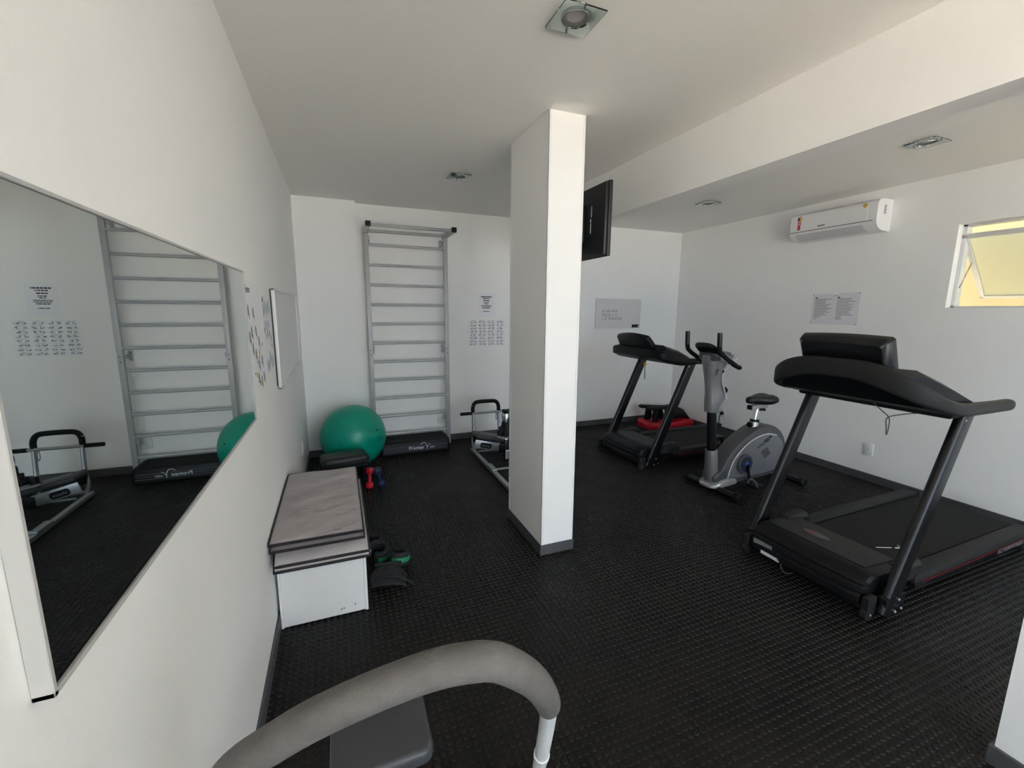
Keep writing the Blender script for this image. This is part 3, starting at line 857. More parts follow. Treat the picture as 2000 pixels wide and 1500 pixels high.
# ================================================================== AB TRAINER BEHIND THE COLUMN
ab = thing('ab_trainer', 'folding steel bench trainer with black foam handles behind the column', 'exercise machine', (1.30, 4.2, 0))
def T_(name, pts, r, m_, n=10, par=ab):
    m = MB(); m.tube(pts, r, n); return obj(name, m, m_, par)
m = MB(); m.box(-.045, -1.06, .008, -.005, .12, .040, .004); br = obj('base_rail', m, 'galvanised', ab)
m = MB(); m.box(-.05, -.62, .040, .0, -.44, .056, .003); obj('rail_plate', m, 'galvanised', br)
for yy in (-1.0, .06):
    m = MB(); m.box(-.05, yy-.04, 0, 0, yy+.04, .012, .003); obj('rubber_foot', m, 'black_plastic', br)
m = MB(); m.box(.40, -1.06, .008, .44, .12, .040, .004); br = obj('base_rail', m, 'galvanised', ab)
for yy in (-1.0, .06):
    m = MB(); m.box(.395, yy-.04, 0, .445, yy+.04, .012, .003); obj('rubber_foot', m, 'black_plastic', br)
T_('cross_bar', [(-.02,-.60,.05),(.42,-.60,.05)], .011, 'galvanised')
T_('cross_bar', [(-.02,.08,.05),(.42,.08,.05)], .014, 'galvanised')
for x in (-.005, .285):
    T_('upright_post', cat([(x-.01,.08,.03),(x-.02,.09,.12),(x,.12,.22),(x,.15,.50)], 4), .016, 'galvanised')
    m = MB(); m.box(x-.022, .06, .12, x+.022, .11, .215, .006); obj('pivot_bracket', m, 'black_plastic', ab)
    m = MB(); m.lathe([(.028,-.012),(.030,-.006),(.030,.006),(.028,.012)], 14, xf=frame((x+.035, .06, .20), (0,1,0), (0,0,1))); obj('lock_knob', m, 'black_plastic', ab)
T_('handle', cat([(-.005,.145,.42),(-.003,.15,.48),(.02,.155,.523),(.07,.157,.535),(.21,.157,.535),(.262,.155,.523),(.285,.15,.48),(.287,.145,.42)], 5), .0205, 'black_matt', 12)
T_('grip_bar', [(-.09,.135,.418),(.42,.135,.418)], .0135, 'galvanised')
T_('foam_grip', [(-.145,.135,.418),(-.02,.135,.418)], .0175, 'black_matt', 12)
T_('foam_grip', [(.32,.135,.418),(.45,.135,.418)], .0175, 'black_matt', 12)
T_('strap_loop', cat([(.25,.125,.41),(.245,.12,.36),(.255,.118,.33),(.262,.12,.36),(.256,.125,.41)], 4), .003, 'cord', 6)
pz = Matrix.Translation((-.01, .02, .215)) @ Matrix.Rotation(math.radians(13), 4, 'Y')
m = MB(); m.box(-.02, -.10, -.025, .42, .10, .020, .018, 3, xf=pz); obj('padded_board', m, 'seat_grey', ab)
PA = math.radians(15)
pn = frame((-.062, -.105, .160), (math.cos(PA), 0, -math.sin(PA)), (math.sin(PA), 0, math.cos(PA)))
m = MB(); m.box(.0, -.042, -.006, .285, .042, .004, .003, xf=pn); sd = obj('side_panel', m, 'galvanised', ab)
m = MB()
rr_ = rrect(.125, .055, .02, 4); m.add([(x+.125, y-.004, .0046) for x, y in rr_], [tuple(range(len(rr_)))], pn); bd = obj('badge', m, 'black_matt', sd, smooth=None)
text('lettering', 'kiloone', .036, 'print_grey', sd, pn @ Matrix.Translation((.125, -.006, .005)) @ Matrix.Diagonal((.85,1,1,1)))
m = MB(); m.box(.20, -.115, .03, .27, -.05, .125, .006); obj('slider_block', m, 'black_plastic', ab)
T_('brace', [(.0,-.04,.05),(.22,-.08,.06)], .010, 'galvanised')
m = MB(); m.box(.180, -.34, .02, .220, -.30, .235, .004); fpst = obj('front_post', m, 'black_powder', ab)
m = MB(); m.box(.183, -.3415, .04, .217, -.3398, .11, 0); obj('label_plate', m, 'silver_light', fpst, smooth=None)
m = MB(); m.box(.185, -.345, .115, .265, -.325, .135, .003); obj('lock_pin', m, 'outlet_white', fpst)
T_('seat_tube', [(.20,-.32,.235),(.20,-.10,.195),(.20,.0,.17)], .014, 'galvanised')
T_('cradle', cat([(.17,-.32,.235),(.17,-.32,.268),(.225,-.32,.268),(.235,-.32,.235)], 3), .006, 'galvanised', 8)

bt = thing('steel_bottle', 'steel-topped bottle in a black sleeve standing on the bench trainer', 'bottle', (1.497, 3.88, .2755))
m = MB(); m.lathe([(.040,.0),(.045,.008),(.046,.13),(.043,.145)], 20); obj('sleeve', m, 'black_fabric', bt)
m = MB(); m.lathe([(.036,.14),(.036,.20),(.030,.225),(.027,.232)], 20); obj('steel_neck', m, 'chrome', bt)
m = MB(); m.lathe([(.028,.230),(.029,.236),(.028,.256),(.020,.262),(0,.263)], 16); obj('cap', m, 'black_plastic', bt)
m = MB(); m.tube(cat([(-.028,-.01,.245),(-.05,-.02,.22),(-.052,-.03,.15),(-.075,-.03,.09),(-.105,-.025,.05)], 5), .004, 6, flat=(1,1)); obj('strap', m, 'black_fabric', bt)
m = MB(); m.box(-.075,-.035,.05,-.04,.01,.10,.006); obj('side_pocket', m, 'black_fabric', bt)

# ================================================================== TREADMILLS
def section_path(path, t):
    """loft a rounded slab section along a plan path; path rows: x, y, z_bot, z_top, thickness"""
    rings = []; N_ = len(path)
    for i, (x, y, zb, zt, th) in enumerate(path):
        a = path[max(i-1, 0)]; b_ = path[min(i+1, N_-1)]
        d = Vector((b_[0]-a[0], b_[1]-a[1], 0)).normalized(); n = Vector((-d.y, d.x, 0))
        rg = []
        for u, v in rrect(th, zt-zb, min(th, zt-zb)*.42, 3):
            rg.append((x+n.x*u, y+n.y*u, (zb+zt)/2+v))
        rings.append(rg)
    return rings
def interp(rows, k=5):
    P5 = rows; out = []
    for i in range(len(P5)-1):
        a = P5[max(i-1,0)]; b_ = P5[i]; c_ = P5[i+1]; d = P5[min(i+2,len(P5)-1)]
        for s in range(k):
            t = s/k
            out.append(tuple(.5*((2*b_[q])+(c_[q]-a[q])*t+(2*a[q]-5*b_[q]+4*c_[q]-d[q])*t*t+(3*b_[q]-a[q]-3*c_[q]+d[q])*t**3) for q in range(5)))
    out.append(P5[-1]); return out

def treadmill(label, loc, rotz, style):
    t = thing('treadmill', label, 'treadmill', loc, rotz)
    big = style == 'arched'
    YU = .365 if big else .345          # uprights
    HL = .315
    LEN = 1.80 if big else 1.74
    # motor hood
    prof = [(.03,.062),(.02,.075),(.022,.105),(.036,.118),(.030,.128),(.034,.148),(.048,.160),(.044,.170),(.060,.190),(.10,.208),(.15,.214),(.40,.196),(.43,.165),(.43,.062)]
    rings = []
    for y, dx, s in ((-HL,.050,.90),(-HL+.012,.022,.96),(-HL+.04,.006,.99),(-.2,0,1),(0,-.008,1),(.2,0,1),(HL-.04,.006,.99),(HL-.012,.022,.96),(HL,.050,.90)):
        rings.append([(x+dx*max(0,1-x/.25), y, .062+(z-.062)*s) for x, z in prof])
    m = MB(); m.loft(rings); hood = obj('motor_hood', m, 'black_plastic', t, smooth=28)
    m = MB(); m.box(.13, -.26, .2125, .40, .26, .2145, .001, 1, xf=Matrix.Translation((0,0,.008)) @ Matrix.Rotation(math.radians(3.7), 4, 'Y') @ Matrix.Translation((0,0,.003))); obj('hood_panel', m, 'charcoal_plastic', hood)
    if big:
        ov = MB(); ov.add([(.265+.028*math.cos(2*PI*k/24), .0+.075*math.sin(2*PI*k/24)+.06, .2128) for k in range(24)], [tuple(range(24))]); obj('hood_badge', ov, 'grey_plastic', hood, smooth=None)
        ov = MB(); ov.add([(.265+.012*math.cos(2*PI*k/16), .03*math.sin(2*PI*k/16)+.085, .2134) for k in range(16)], [tuple(range(16))]); obj('hood_badge_mark', ov, 'dark_red', hood, smooth=None)
    for s in (-1, 1):
        m = MB(); ring = []
        for x, zz, wd in ((.30,.15,.03),(.33,.205,.075),(.42,.222,.085),(.50,.215,.085),(.525,.18,.075),(.53,.14,.07)):
            ring.append([(x, s*.297+u, .13+(zz-.13)*(.5+.5*v)) for u, v in ((-wd/2,-1),(wd/2,-1),(wd/2,.5),(wd*.3,1),(-wd*.3,1),(-wd/2,.5))])
        m.loft(ring); pod = obj('rail_pod', m, 'charcoal_plastic', t)
        # rails
        m = MB(); m.box(.44, s*.262, .098, LEN, s*.345, .146, .008); rail = obj('side_rail', m, 'rail_grey', t)
        m = MB(); m.box(.46, s*.264, .060, LEN-.01, s*.342, .097, .004); skirt = obj('side_skirt', m, 'black_plastic', rail)
        m = MB(); m.box(.52, s*.3418, .091, LEN-.02, s*.3440, .0955); obj('red_stripe', m, 'dark_red', rail, smooth=None)
        m = MB(); m.box(LEN-.005, s*.258, .05, LEN+.03, s*.348, .15, .012); obj('end_cap', m, 'black_plastic', rail)
        m = MB(); m.box(LEN-.09, s*.28, 0, LEN-.03, s*.33, .062, .01); obj('rear_foot', m, 'black_matt', t)
        # front wheel
        m = MB(); m.box(.03, s*.335-.017, .03, .10, s*.335+.017, .125, .006); wb_ = obj('wheel_bracket', m, 'charcoal_plastic', t)
        m = MB(); m.lathe([(.020,-.016),(.033,-.013),(.035,-.008),(.035,.008),(.033,.013),(.020,.016)], 18, xf=frame((.055, s*.335, .0352), (1,0,0), (0,0,1))); obj('wheel', m, 'charcoal_plastic', wb_)
        m = MB(); m.lathe([(.0,.004),(.005,.003),(.006,0)], 8, xf=frame((.055, s*(.335+.018), .035), (1,0,0) if s < 0 else (-1,0,0), (0,0,1))); obj('axle_bolt', m, 'silver_light', wb_)
        # upright
        x0, z0, x1, z1 = .135, .028, .585, 1.02
        dv = Vector((x1-x0, 0, z1-z0)).normalized(); nv = Vector((dv.z, 0, -dv.x))
        rings = []
        for q in (0, 1):
            c_ = Vector((x0+(x1-x0)*q, s*YU, z0+(z1-z0)*q))
            rings.append([tuple(c_+nv*u+Vector((0, v, 0))) for u, v in rrect(.098, .046, .019, 4)])
        m = MB(); m.loft(rings); up = obj('upright', m, 'black_powder', t)
        for (bx_, bz_) in ((.185,.105),(.215,.05),(.165,.045)):
            m = MB(); m.lathe([(.0,.006),(.006,.005),(.0075,0)], 10, xf=frame((bx_+.02, s*(YU+ (-.005 if 0 else .0))-(.024 if s < 0 else -.024), bz_), (1,0,0) if s < 0 else (-1,0,0), (0,0,1))); obj('base_bolt', m, 'silver_light', up)
        m = MB(); m.lathe([(.0,.004),(.006,.003),(.007,0)], 10, xf=frame((.535, s*YU-(.0235 if s < 0 else -.0235), .985), (1,0,0) if s < 0 else (-1,0,0), (0,0,1))); obj('bolt', m, 'silver_light', up)
        m = MB(); m.box(.11, s*YU-.02, .03, .27, s*YU+.022, .125, .004); obj('upright_bracket', m, 'black_powder', up)
    # front frame bar, deck, belt
    m = MB(); m.box(.04, -.32, .04, .11, .32, .07, .004); obj('front_frame', m, 'black_powder', t)
    m = MB(); m.box(.42, -.262, .07, LEN-.02, .262, .118, .004); obj('deck', m, 'black_matt', t)
    m = MB(); bp = []
    for k in range(9):
        a = PI/2 - PI*k/8; bp.append((LEN-.03+.028*math.cos(a), .102+.028*math.sin(a)))
    bp = [(.40,.130)]+bp+[(.40,.074)]
    m.loft([[(x, y, z) for x, z in bp] for y in (-.248, .248)]); obj('running_belt', m, 'belt_black', t)
    # console
    if big:
        half = [(.115,0,1.172,1.272,.035),(.120,.14,1.162,1.268,.035),(.138,.26,1.122,1.238,.038),(.185,.345,1.082,1.185,.042),(.29,.395,1.045,1.118,.048),(.42,.405,1.020,1.085,.052),(.60,.400,1.012,1.075,.056),(.80,.395,1.008,1.068,.056),(.925,.392,1.006,1.066,.056),(.945,.392,1.015,1.057,.040)]
        path = [(x, -y, zb, zt, th) for x, y, zb, zt, th in reversed(half[1:])] + half
        m = MB(); m.loft(section_path(interp(path, 4), 0)); obj('console_arch', m, 'charcoal_plastic', t, smooth=50)
        m = MB(); m.box(.43, -.375, .995, .63, .375, 1.045, .012); obj('cross_beam', m, 'black_plastic', t)
        m = MB(); rings = []
        for x, zb, zt, wy in ((.135,1.185,1.240,.28),(.24,1.06,1.235,.345),(.40,1.02,1.17,.38),(.60,1.03,1.10,.38)):
            rings.append([(x,-wy,zb),(x,wy,zb),(x,wy,zt-.03),(x,wy-.05,zt),(x,-wy+.05,zt),(x,-wy,zt-.03)])
        m.loft(rings); obj('console_tray', m, 'black_plastic', t)
        dx = Matrix.Translation((.235, 0, 1.225)) @ Matrix.Rotation(math.radians(-22), 4, 'Y')
        ring = []
        for x, w_, h_ in ((-.055,.195,.150),(-.035,.215,.168),(.0,.222,.175),(.012,.222,.175)):
            pts = [(x,-w_,0),(x,w_,0),(x,w_,h_-.012)]
            for k in range(7): 
                yy = w_-.012-(2*w_-.024)*k/6; pts.append((x, yy, h_-.004+.010*math.cos((yy/w_)*1.4)))
            pts.append((x,-w_,h_-.012)); ring.append(pts)
        m = MB(); m.loft(ring, xf=dx); dsp = obj('display_unit', m, 'black_gloss', t)
        m = MB(); m.box(.0125, -.17, .03, .0135, .17, .15, xf=dx); obj('screen', m, 'black_gloss', dsp, smooth=None)
        m = MB(); m.tube(cat([(.40,-.06,1.02),(.405,-.10,.985),(.40,-.14,.955),(.40,-.145,.90),(.40,-.14,.86),(.40,-.135,.90),(.40,-.135,.955),(.44,-.20,.985),(.46,-.25,1.0)], 4), .0028, 6); obj('safety_cord', m, 'cord', t)
        m = MB(); m.box(.018, .155, .150-.012, .0215, .275, .172-.005, xf=Matrix.Translation((.008,0,-.035))); obj('rating_label', m, 'print_grey', hood, smooth=None)
        m = MB(); m.box(.0290, .10, .052, .0315, .215, .072, xf=Matrix.Translation((-.012,0,.012))); obj('white_tag', m, 'print_white', hood, smooth=None)
        m = MB(); m.tube(cat([(.04,.10,.062),(.035,.092,.03),(.05,.075,.006),(.09,.06,.005)], 4), .003, 6); obj('tag_cord', m, 'cord', hood)
        text('lettering', 'ACTION FITNESS', .042, 'print_grey', t, frame((1.50, -.3436, .077), (1,0,0), (0,0,1)), shear=.2, bold=.0005)
        xd = frame((.485, -.26, .2235), (1,0,0), (0,1,0))
        m = MB(); m.tube([(0.012,.045,0),(.075,.015,0)], .0028, 4, xf=xd); m.tube([(.055,.055,0),(.035,.005,0)], .0028, 4, xf=xd)
        m.tube([(-.055,.10,-.012),(.0,.055,-.002)], .002, 4, xf=xd); obj('tape_mark', m, 'print_white', t)
    else:
        half = [(.165,0,1.075,1.160,.035),(.168,.20,1.075,1.160,.035),(.180,.315,1.070,1.150,.035),(.225,.372,1.050,1.130,.045),(.40,.375,1.015,1.075,.050),(.60,.37,1.005,1.062,.050),(.745,.365,1.003,1.058,.050),(.765,.365,1.010,1.050,.038)]
        path = [(x, -y, zb, zt, th) for x, y, zb, zt, th in reversed(half[1:])] + half
        m = MB(); m.loft(section_path(interp(path, 3), 0)); obj('console_arch', m, 'black_plastic', t, smooth=40)
        m = MB(); rings = []
        for x, zb, zt, wy in ((.165,1.07,1.15,.33),(.26,1.03,1.19,.365),(.44,.995,1.135,.37),(.60,1.0,1.06,.37)):
            rings.append([(x,-wy,zb),(x,wy,zb),(x,wy,zt-.03),(x,wy-.06,zt),(x,-wy+.06,zt),(x,-wy,zt-.03)])
        m.loft(rings); obj('console_tray', m, 'black_plastic', t)
        dx = Matrix.Translation((.245, 0, 1.155)) @ Matrix.Rotation(math.radians(-42), 4, 'Y')
        ring = []
        for x, w_, h_ in ((-.062,.20,.150),(-.03,.235,.178),(.0,.240,.182),(.012,.236,.180)):
            pts = [(x,-w_,0),(x,w_,0),(x,w_,h_-.05)]
            for k in range(9):
                yy = w_-.010-(2*w_-.02)*k/8; pts.append((x, yy, h_-.03+.030*math.cos((yy/w_)*1.5)))
            pts.append((x,-w_,h_-.05)); ring.append(pts)
        m = MB(); m.loft(ring, xf=dx); dsp = obj('display_unit', m, 'black_plastic', t)
        m = MB(); m.box(.0125, -.18, .03, .0135, .18, .14, xf=dx); obj('screen', m, 'black_gloss', dsp, smooth=None)
        m = MB()
        for (a, b_) in ((-.22,1.045),(-.14,1.03),(-.06,1.03),(.04,1.035),(.14,1.05)):
            m.lathe([(0,.003),(.004,.002),(.005,0)], 8, xf=frame((.235, a, b_), (0,-1,0), (0,0,1)))
        obj('screws', m, 'silver_light', t)
        m = MB(); m.tube(cat([(.30,-.02,.985),(.30,-.025,.90),(.30,-.03,.84),(.30,-.018,.83),(.30,-.02,.90),(.30,-.018,.985)], 4), .0025, 6); sc = obj('safety_cord', m, 'cord', t)
        m = MB(); m.box(.292, -.034, .965, .308, -.006, .995, .004); obj('safety_clip', m, 'yellow_clip', sc)
    return t
treadmill('nearer treadmill with a tall arched console at the right of the picture', (2.295, 1.468, 0), math.radians(1.0), 'arched')
treadmill('farther treadmill with a low angular console under the handwritten note', (2.570, 3.555, 0), math.radians(1.0), 'angular')

# ================================================================== EXERCISE BIKE
bk = thing('exercise_bike', 'grey upright exercise bike between the two treadmills', 'exercise bike', (2.90, 2.62, 0), 0.05)
def P_(name, mb, m_, par=None, sm=35): return obj(name, mb, m_, par or bk, sm)
m = MB(); m.tube([(-.02,-.265,.034),(-.02,.265,.034)], .030, 14); fs_ = P_('front_stabiliser', m, 'black_powder')
for s in (-1, 1):
    m = MB(); m.lathe([(.033,0),(.038,.01),(.038,.045),(.030,.055)], 14, xf=frame((-.02, s*.235, .038), (1,0,0), (0,0,1)) if s < 0 else frame((-.02, s*.235, .038), (-1,0,0), (0,0,1))); obj('end_cap', m, 'black_plastic', fs_)
m = MB(); m.tube([(.80,-.265,.034),(.80,.265,.034)], .030, 14); rs_ = P_('rear_stabiliser', m, 'black_powder')
for s in (-1, 1):
    m = MB(); m.lathe([(.033,0),(.038,.01),(.038,.045),(.030,.055)], 14, xf=frame((.80, s*.235, .038), (1,0,0) if s < 0 else (-1,0,0), (0,0,1))); obj('end_cap', m, 'black_plastic', rs_)
m = MB(); rings = []
for x, w_, z0_, z1_ in ((-.085,.055,.045,.062),(-.06,.085,.04,.085),(.0,.10,.035,.115),(.10,.10,.035,.13),(.19,.085,.035,.11),(.235,.06,.04,.075)):
    rings.append([(x, u*w_, (z0_+z1_)/2+v*(z1_-z0_)/2) for u, v in [(math.copysign(abs(math.cos(a))**.7, math.cos(a)), math.copysign(abs(math.sin(a))**.7, math.sin(a))) for a in [2*PI*k/16 for k in range(16)]]])
m.loft(rings); P_('front_foot_cover', m, 'silver_light')
m = MB(); rings = []
for x, w_, z0_, z1_ in ((.70,.05,.04,.085),(.76,.06,.035,.10),(.82,.055,.035,.09),(.85,.04,.04,.07)):
    rings.append([(x, u*w_, (z0_+z1_)/2+v*(z1_-z0_)/2) for u, v in [(math.cos(a), math.sin(a)) for a in [2*PI*k/14 for k in range(14)]]])
m.loft(rings); P_('rear_foot_cover', m, 'silver_light')
# housing
sil = [(-.04,.09),(-.045,.16),(.02,.20),(.06,.27),(.13,.35),(.24,.43),(.36,.49),(.46,.525),(.56,.53),(.66,.505),(.75,.45),(.81,.37),(.84,.27),(.83,.16),(.78,.085),(.60,.06),(.30,.055),(.10,.06)]
silc = [(p.x, p.y) for p in cat([(x, z, 0) for x, z in sil], 3, closed=True)]
cx_ = sum(p[0] for p in silc)/len(silc); cz_ = sum(p[1] for p in silc)/len(silc)
rings = []
for y, s in ((-.075,.93),(-.070,.97),(-.055,1.0),(.055,1.0),(.070,.97),(.075,.93)):
    rings.append([(cx_+(x-cx_)*s, y, cz_+(z-cz_)*s) for x, z in silc])
m = MB(); m.loft(rings); hs = P_('housing', m, 'grey_plastic')
inner = [(.09,.13),(.13,.255),(.22,.345),(.33,.41),(.45,.445),(.56,.45),(.66,.425),(.74,.37),(.775,.28),(.76,.17),(.70,.115),(.40,.10)]
inc = [(p.x, p.y) for p in cat([(x, z, 0) for x, z in inner], 3, closed=True)]
for s in (-1, 1):
    m = MB(); m.loft([[(x, s*.074, z) for x, z in inc], [(x, s*.084, z) for x, z in inc]]); sp_ = obj('side_panel', m, 'silver_plastic', hs)
    m = MB(); m.tube([(x, s*.0835, z) for x, z in cat([(.08,.125,0),(.13,.258,0),(.22,.349,0),(.33,.414,0),(.45,.449,0),(.56,.454,0),(.66,.429,0)], 4) for x, z in ((x.x, x.y),)] if False else [(p.x, s*.083, p.y) for p in cat([(.08,.125,0),(.13,.258,0),(.22,.349,0),(.33,.414,0),(.45,.449,0),(.56,.454,0),(.66,.429,0)], 4)], .0045, 6); obj('trim_line', m, 'white_aluminium', sp_)
    rec = [(.47,.30),(.55,.335),(.60,.27),(.53,.235)]
    m = MB(); m.loft([[(x, s*.0835, z) for x, z in rec], [(x, s*.0855, z) for x, z in rec]]); obj('inset', m, 'grey_plastic', sp_)
    rec2 = [(.40,.225),(.66,.125),(.70,.16),(.45,.27)]
    m = MB(); m.loft([[(x, s*.0838, z) for x, z in rec2], [(x, s*.0866, z) for x, z in rec2]]); obj('rib', m, 'silver_plastic', sp_)
    # crank
    xfc = frame((.265, s*.083, .225), (1,0,0) if s < 0 else (-1,0,0), (0,0,1))
    m = MB(); m.lathe([(.086,-.005),(.088,.012),(.082,.022),(.070,.024)], 32, xf=xfc); cr = obj('crank_cover', m, 'grey_plastic', sp_)
    m = MB(); m.lathe([(.068,.0235),(.066,.0275),(.048,.028),(.047,.026)], 32, xf=xfc); cr2 = P_('crank_disc', m, 'slate_blue')
    m = MB(); m.lathe([(.022,.026),(.021,.032),(.0,.033)], 6, xf=xfc); obj('crank_hub', m, 'blue_plastic', cr2)
    an = math.radians(-78 if s < 0 else 102)
    ex, ez = .17*math.cos(an), .17*math.sin(an)
    m = MB(); m.tube([(.265, s*.120, .225), (.265+ex, s*.128, .225+ez)], .015, 8, flat=(1,.6)); ca = P_('crank_arm', m, 'black_powder')
    px, pz_ = .265+ex, .225+ez
    m = MB(); m.box(px-.055, s*.140, pz_-.014, px+.055, s*.235, pz_+.012, .006); m.tube([(px, s*.12, pz_), (px, s*.24, pz_)], .008, 8); pd = obj('pedal', m, 'black_plastic', ca)
    m = MB(); m.tube(cat([(px-.045,s*.145,pz_+.012),(px-.05,s*.165,pz_+.055),(px-.05,s*.21,pz_+.055),(px-.045,s*.232,pz_+.012)], 4), .006, 6, flat=(.4,1.6)); obj('pedal_strap', m, 'print_grey', pd)
text('lettering', 'ATHLETIC', .034, 'black_matt', hs, frame((.49, -.0846, .372), (math.cos(.42),0,math.sin(.42)), (-math.sin(.42),0,math.cos(.42))), bold=.0006)
m = MB(); xl = frame((.565, -.0846, .42), (math.cos(.42),0,math.sin(.42)), (-math.sin(.42),0,math.cos(.42)))
for k in range(4): m.box(-.05-.01*k, -.022+.010*k, 0, .0, -.017+.010*k, .0006, xf=xl)
m.lathe([(.013,0),(.013,.0007)], 12, xf=xl @ Matrix.Translation((.015,.0,0))); obj('emblem', m, 'black_matt', hs, smooth=None)
# mast
mx = lambda z: -.018-.10*(z-.12)
m = MB(); m.tube([(mx(.10),0,.10),(mx(.16),0,.16)], .055, 20); m.tube([(mx(.155),0,.155),(mx(.18),0,.18),(mx(.345),0,.345),(mx(.365),0,.365)], [.056,.054,.050,.046], 20); P_('lower_sleeve', m, 'silver_plastic')
m = MB(); m.tube([(mx(.36),0,.36),(mx(.73),0,.73)], .040, 20, flat=(1,.9)); P_('mast', m, 'black_powder')
rings = []
for z, xa_, xb_, w_ in ((.695,-.135,-.025,.048),(.74,-.14,-.02,.052),(.80,-.145,.03,.055),(.85,-.150,.045,.052),(.90,-.158,.02,.048),(.97,-.168,-.03,.050),(1.04,-.180,-.03,.060),(1.10,-.192,.02,.075),(1.145,-.20,.075,.085),(1.165,-.195,.08,.08)):
    rings.append([((xa_+xb_)/2+u*(xb_-xa_)/2, v*w_, z) for u, v in [(math.copysign(abs(math.cos(a))**.75, math.cos(a)), math.copysign(abs(math.sin(a))**.75, math.sin(a))) for a in [2*PI*k/20 for k in range(20)]]])
m = MB(); m.loft(rings); hd = P_('mast_head', m, 'silver_plastic', None, 45)
for s in (-1, 1):
    m = MB(); m.tube(cat([(.02,s*.052,.80),(-.02,s*.054,.88),(-.055,s*.054,.98),(-.01,s*.070,1.08),(.07,s*.082,1.14)], 4), .005, 6); obj('trim_line', m, 'white_aluminium', hd)
    m = MB(); m.add([(-.14,s*.0605,1.09),(-.09,s*.0625,1.09),(-.13,s*.0565,1.0)], [(0,1,2)]); m.add([(-.14,s*.0635,1.09),(-.09,s*.0655,1.09),(-.13,s*.0595,1.0)], [(0,1,2)]); obj('inset', m, 'grey_plastic', hd, smooth=None)
m = MB(); m.lathe([(.024,0),(.026,.008),(.024,.026),(0,.028)], 16, xf=frame((.035,0,.865), (0,1,0), (0,0,1))); obj('resistance_knob', m, 'black_plastic', hd)
m = MB(); m.lathe([(.008,0),(.012,.018),(0,.022)], 10, xf=frame((.0,0,1.03), (0,1,0), (0,0,1)) @ Matrix.Rotation(.5,4,'X')); obj('pin_knob', m, 'black_plastic', hd)
# console
cxf = Matrix.Translation((-.105, 0, 1.165)) @ Matrix.Rotation(math.radians(-56), 4, 'Y')
ring = []
for x, s in ((-.03,.72),(-.014,.94),(.0,1.0),(.010,.96)):
    ring.append([(x, .100*s*u, .075+.095*s*v) for u, v in [(math.copysign(abs(math.cos(a))**.6, math.cos(a)), math.copysign(abs(math.sin(a))**.6, math.sin(a))) for a in [2*PI*k/24 for k in range(24)]]])
m = MB(); m.loft(ring, xf=cxf); cs = P_('console', m, 'black_gloss')
m = MB(); m.box(.0101,-.065,.05,.0112,.065,.13, xf=cxf); obj('screen', m, 'grey_plastic', cs, smooth=None)
m = MB(); m.box(-.036,-.045,.05,-.026,.045,.062,.003, xf=cxf); obj('reading_ledge', m, 'grey_plastic', cs)
m = MB(); m.box(-.190,-.080,1.120,.0,.080,1.190,.014); P_('console_bracket', m, 'grey_plastic')
# handlebars
for s in (-1, 1):
    pts = cat([(-.02, s*.03, 1.135), (.03, s*.085, 1.085), (.035, s*.13, 1.068), (-.02, s*.152, 1.085), (-.12, s*.155, 1.135), (-.205, s*.155, 1.185), (-.235, s*.155, 1.225), (-.245, s*.155, 1.345)], 5)
    m = MB(); m.tube(pts, .0175, 12); hb_ = P_('handlebar', m, 'black_matt')
    m = MB(); m.tube([(-.238, s*.155, 1.245),(-.245, s*.155, 1.348)], .0185, 12); obj('grip', m, 'black_gloss', hb_)
    m = MB(); m.tube(cat([(-.03,s*.168,1.095),(-.12,s*.171,1.142),(-.20,s*.171,1.190)], 4), .0085, 8); obj('pulse_sensor', m, 'chrome', hb_)
m = MB(); m.tube([(-.02,-.05,1.135),(-.02,.05,1.135)], .018, 12); P_('handlebar_clamp', m, 'grey_plastic')
# saddle
m = MB(); m.tube([(.445,0,.48),(.462,0,.56)], [.040,.036], 18); P_('seat_collar', m, 'silver_light')
m = MB(); m.tube([(.462,0,.555),(.464,0,.575)], [.038,.036], 18); P_('collar_ring', m, 'black_plastic')
m = MB(); m.lathe([(.014,0),(.024,.006),(.026,.02),(.022,.028),(0,.029)], 18, xf=frame((.415,-.005,.535), (0,0,1), (0,1,0)) @ Matrix.Rotation(0,4,'X')); P_('post_knob', m, 'black_plastic')
m = MB(); m.tube([(.46,0,.55),(.485,0,.69)], .019, 14); P_('seat_post', m, 'chrome')
m = MB(); m.box(.385,-.02,.672,.60,.02,.706,.003); sl = P_('seat_slider', m, 'galvanised')
m = MB(); m.box(.375,-.022,.670,.392,.022,.708,.004); obj('slider_cap', m, 'black_plastic', sl)
m = MB(); m.lathe([(.012,.0),(.030,-.008),(.032,-.022),(0,-.026)], 14, xf=Matrix.Translation((.545,0,.672))); obj('slider_knob', m, 'black_plastic', sl)
m = MB(); m.tube([(.49,0,.70),(.49,0,.725)], .014, 10); obj('seat_stem', m, 'chrome', sl)
rings = []
for x, w_, zc, th in ((.345,.018,.752,.018),(.365,.032,.755,.032),(.41,.042,.755,.038),(.46,.060,.752,.040),(.51,.092,.75,.044),(.56,.115,.752,.048),(.60,.112,.756,.046),(.63,.085,.758,.036),(.642,.04,.758,.02)):
    rings.append([(x, w_*math.copysign(abs(math.cos(a))**.8, math.cos(a)), zc+th*math.sin(a)*(1 if math.sin(a) < 0 else .85)-.010*(1 if math.sin(a) > .5 and abs(math.cos(a)) < .3 else 0)) for a in [2*PI*k/20 for k in range(20)]])
m = MB(); m.loft(rings); P_('saddle', m, 'saddle', None, 60)

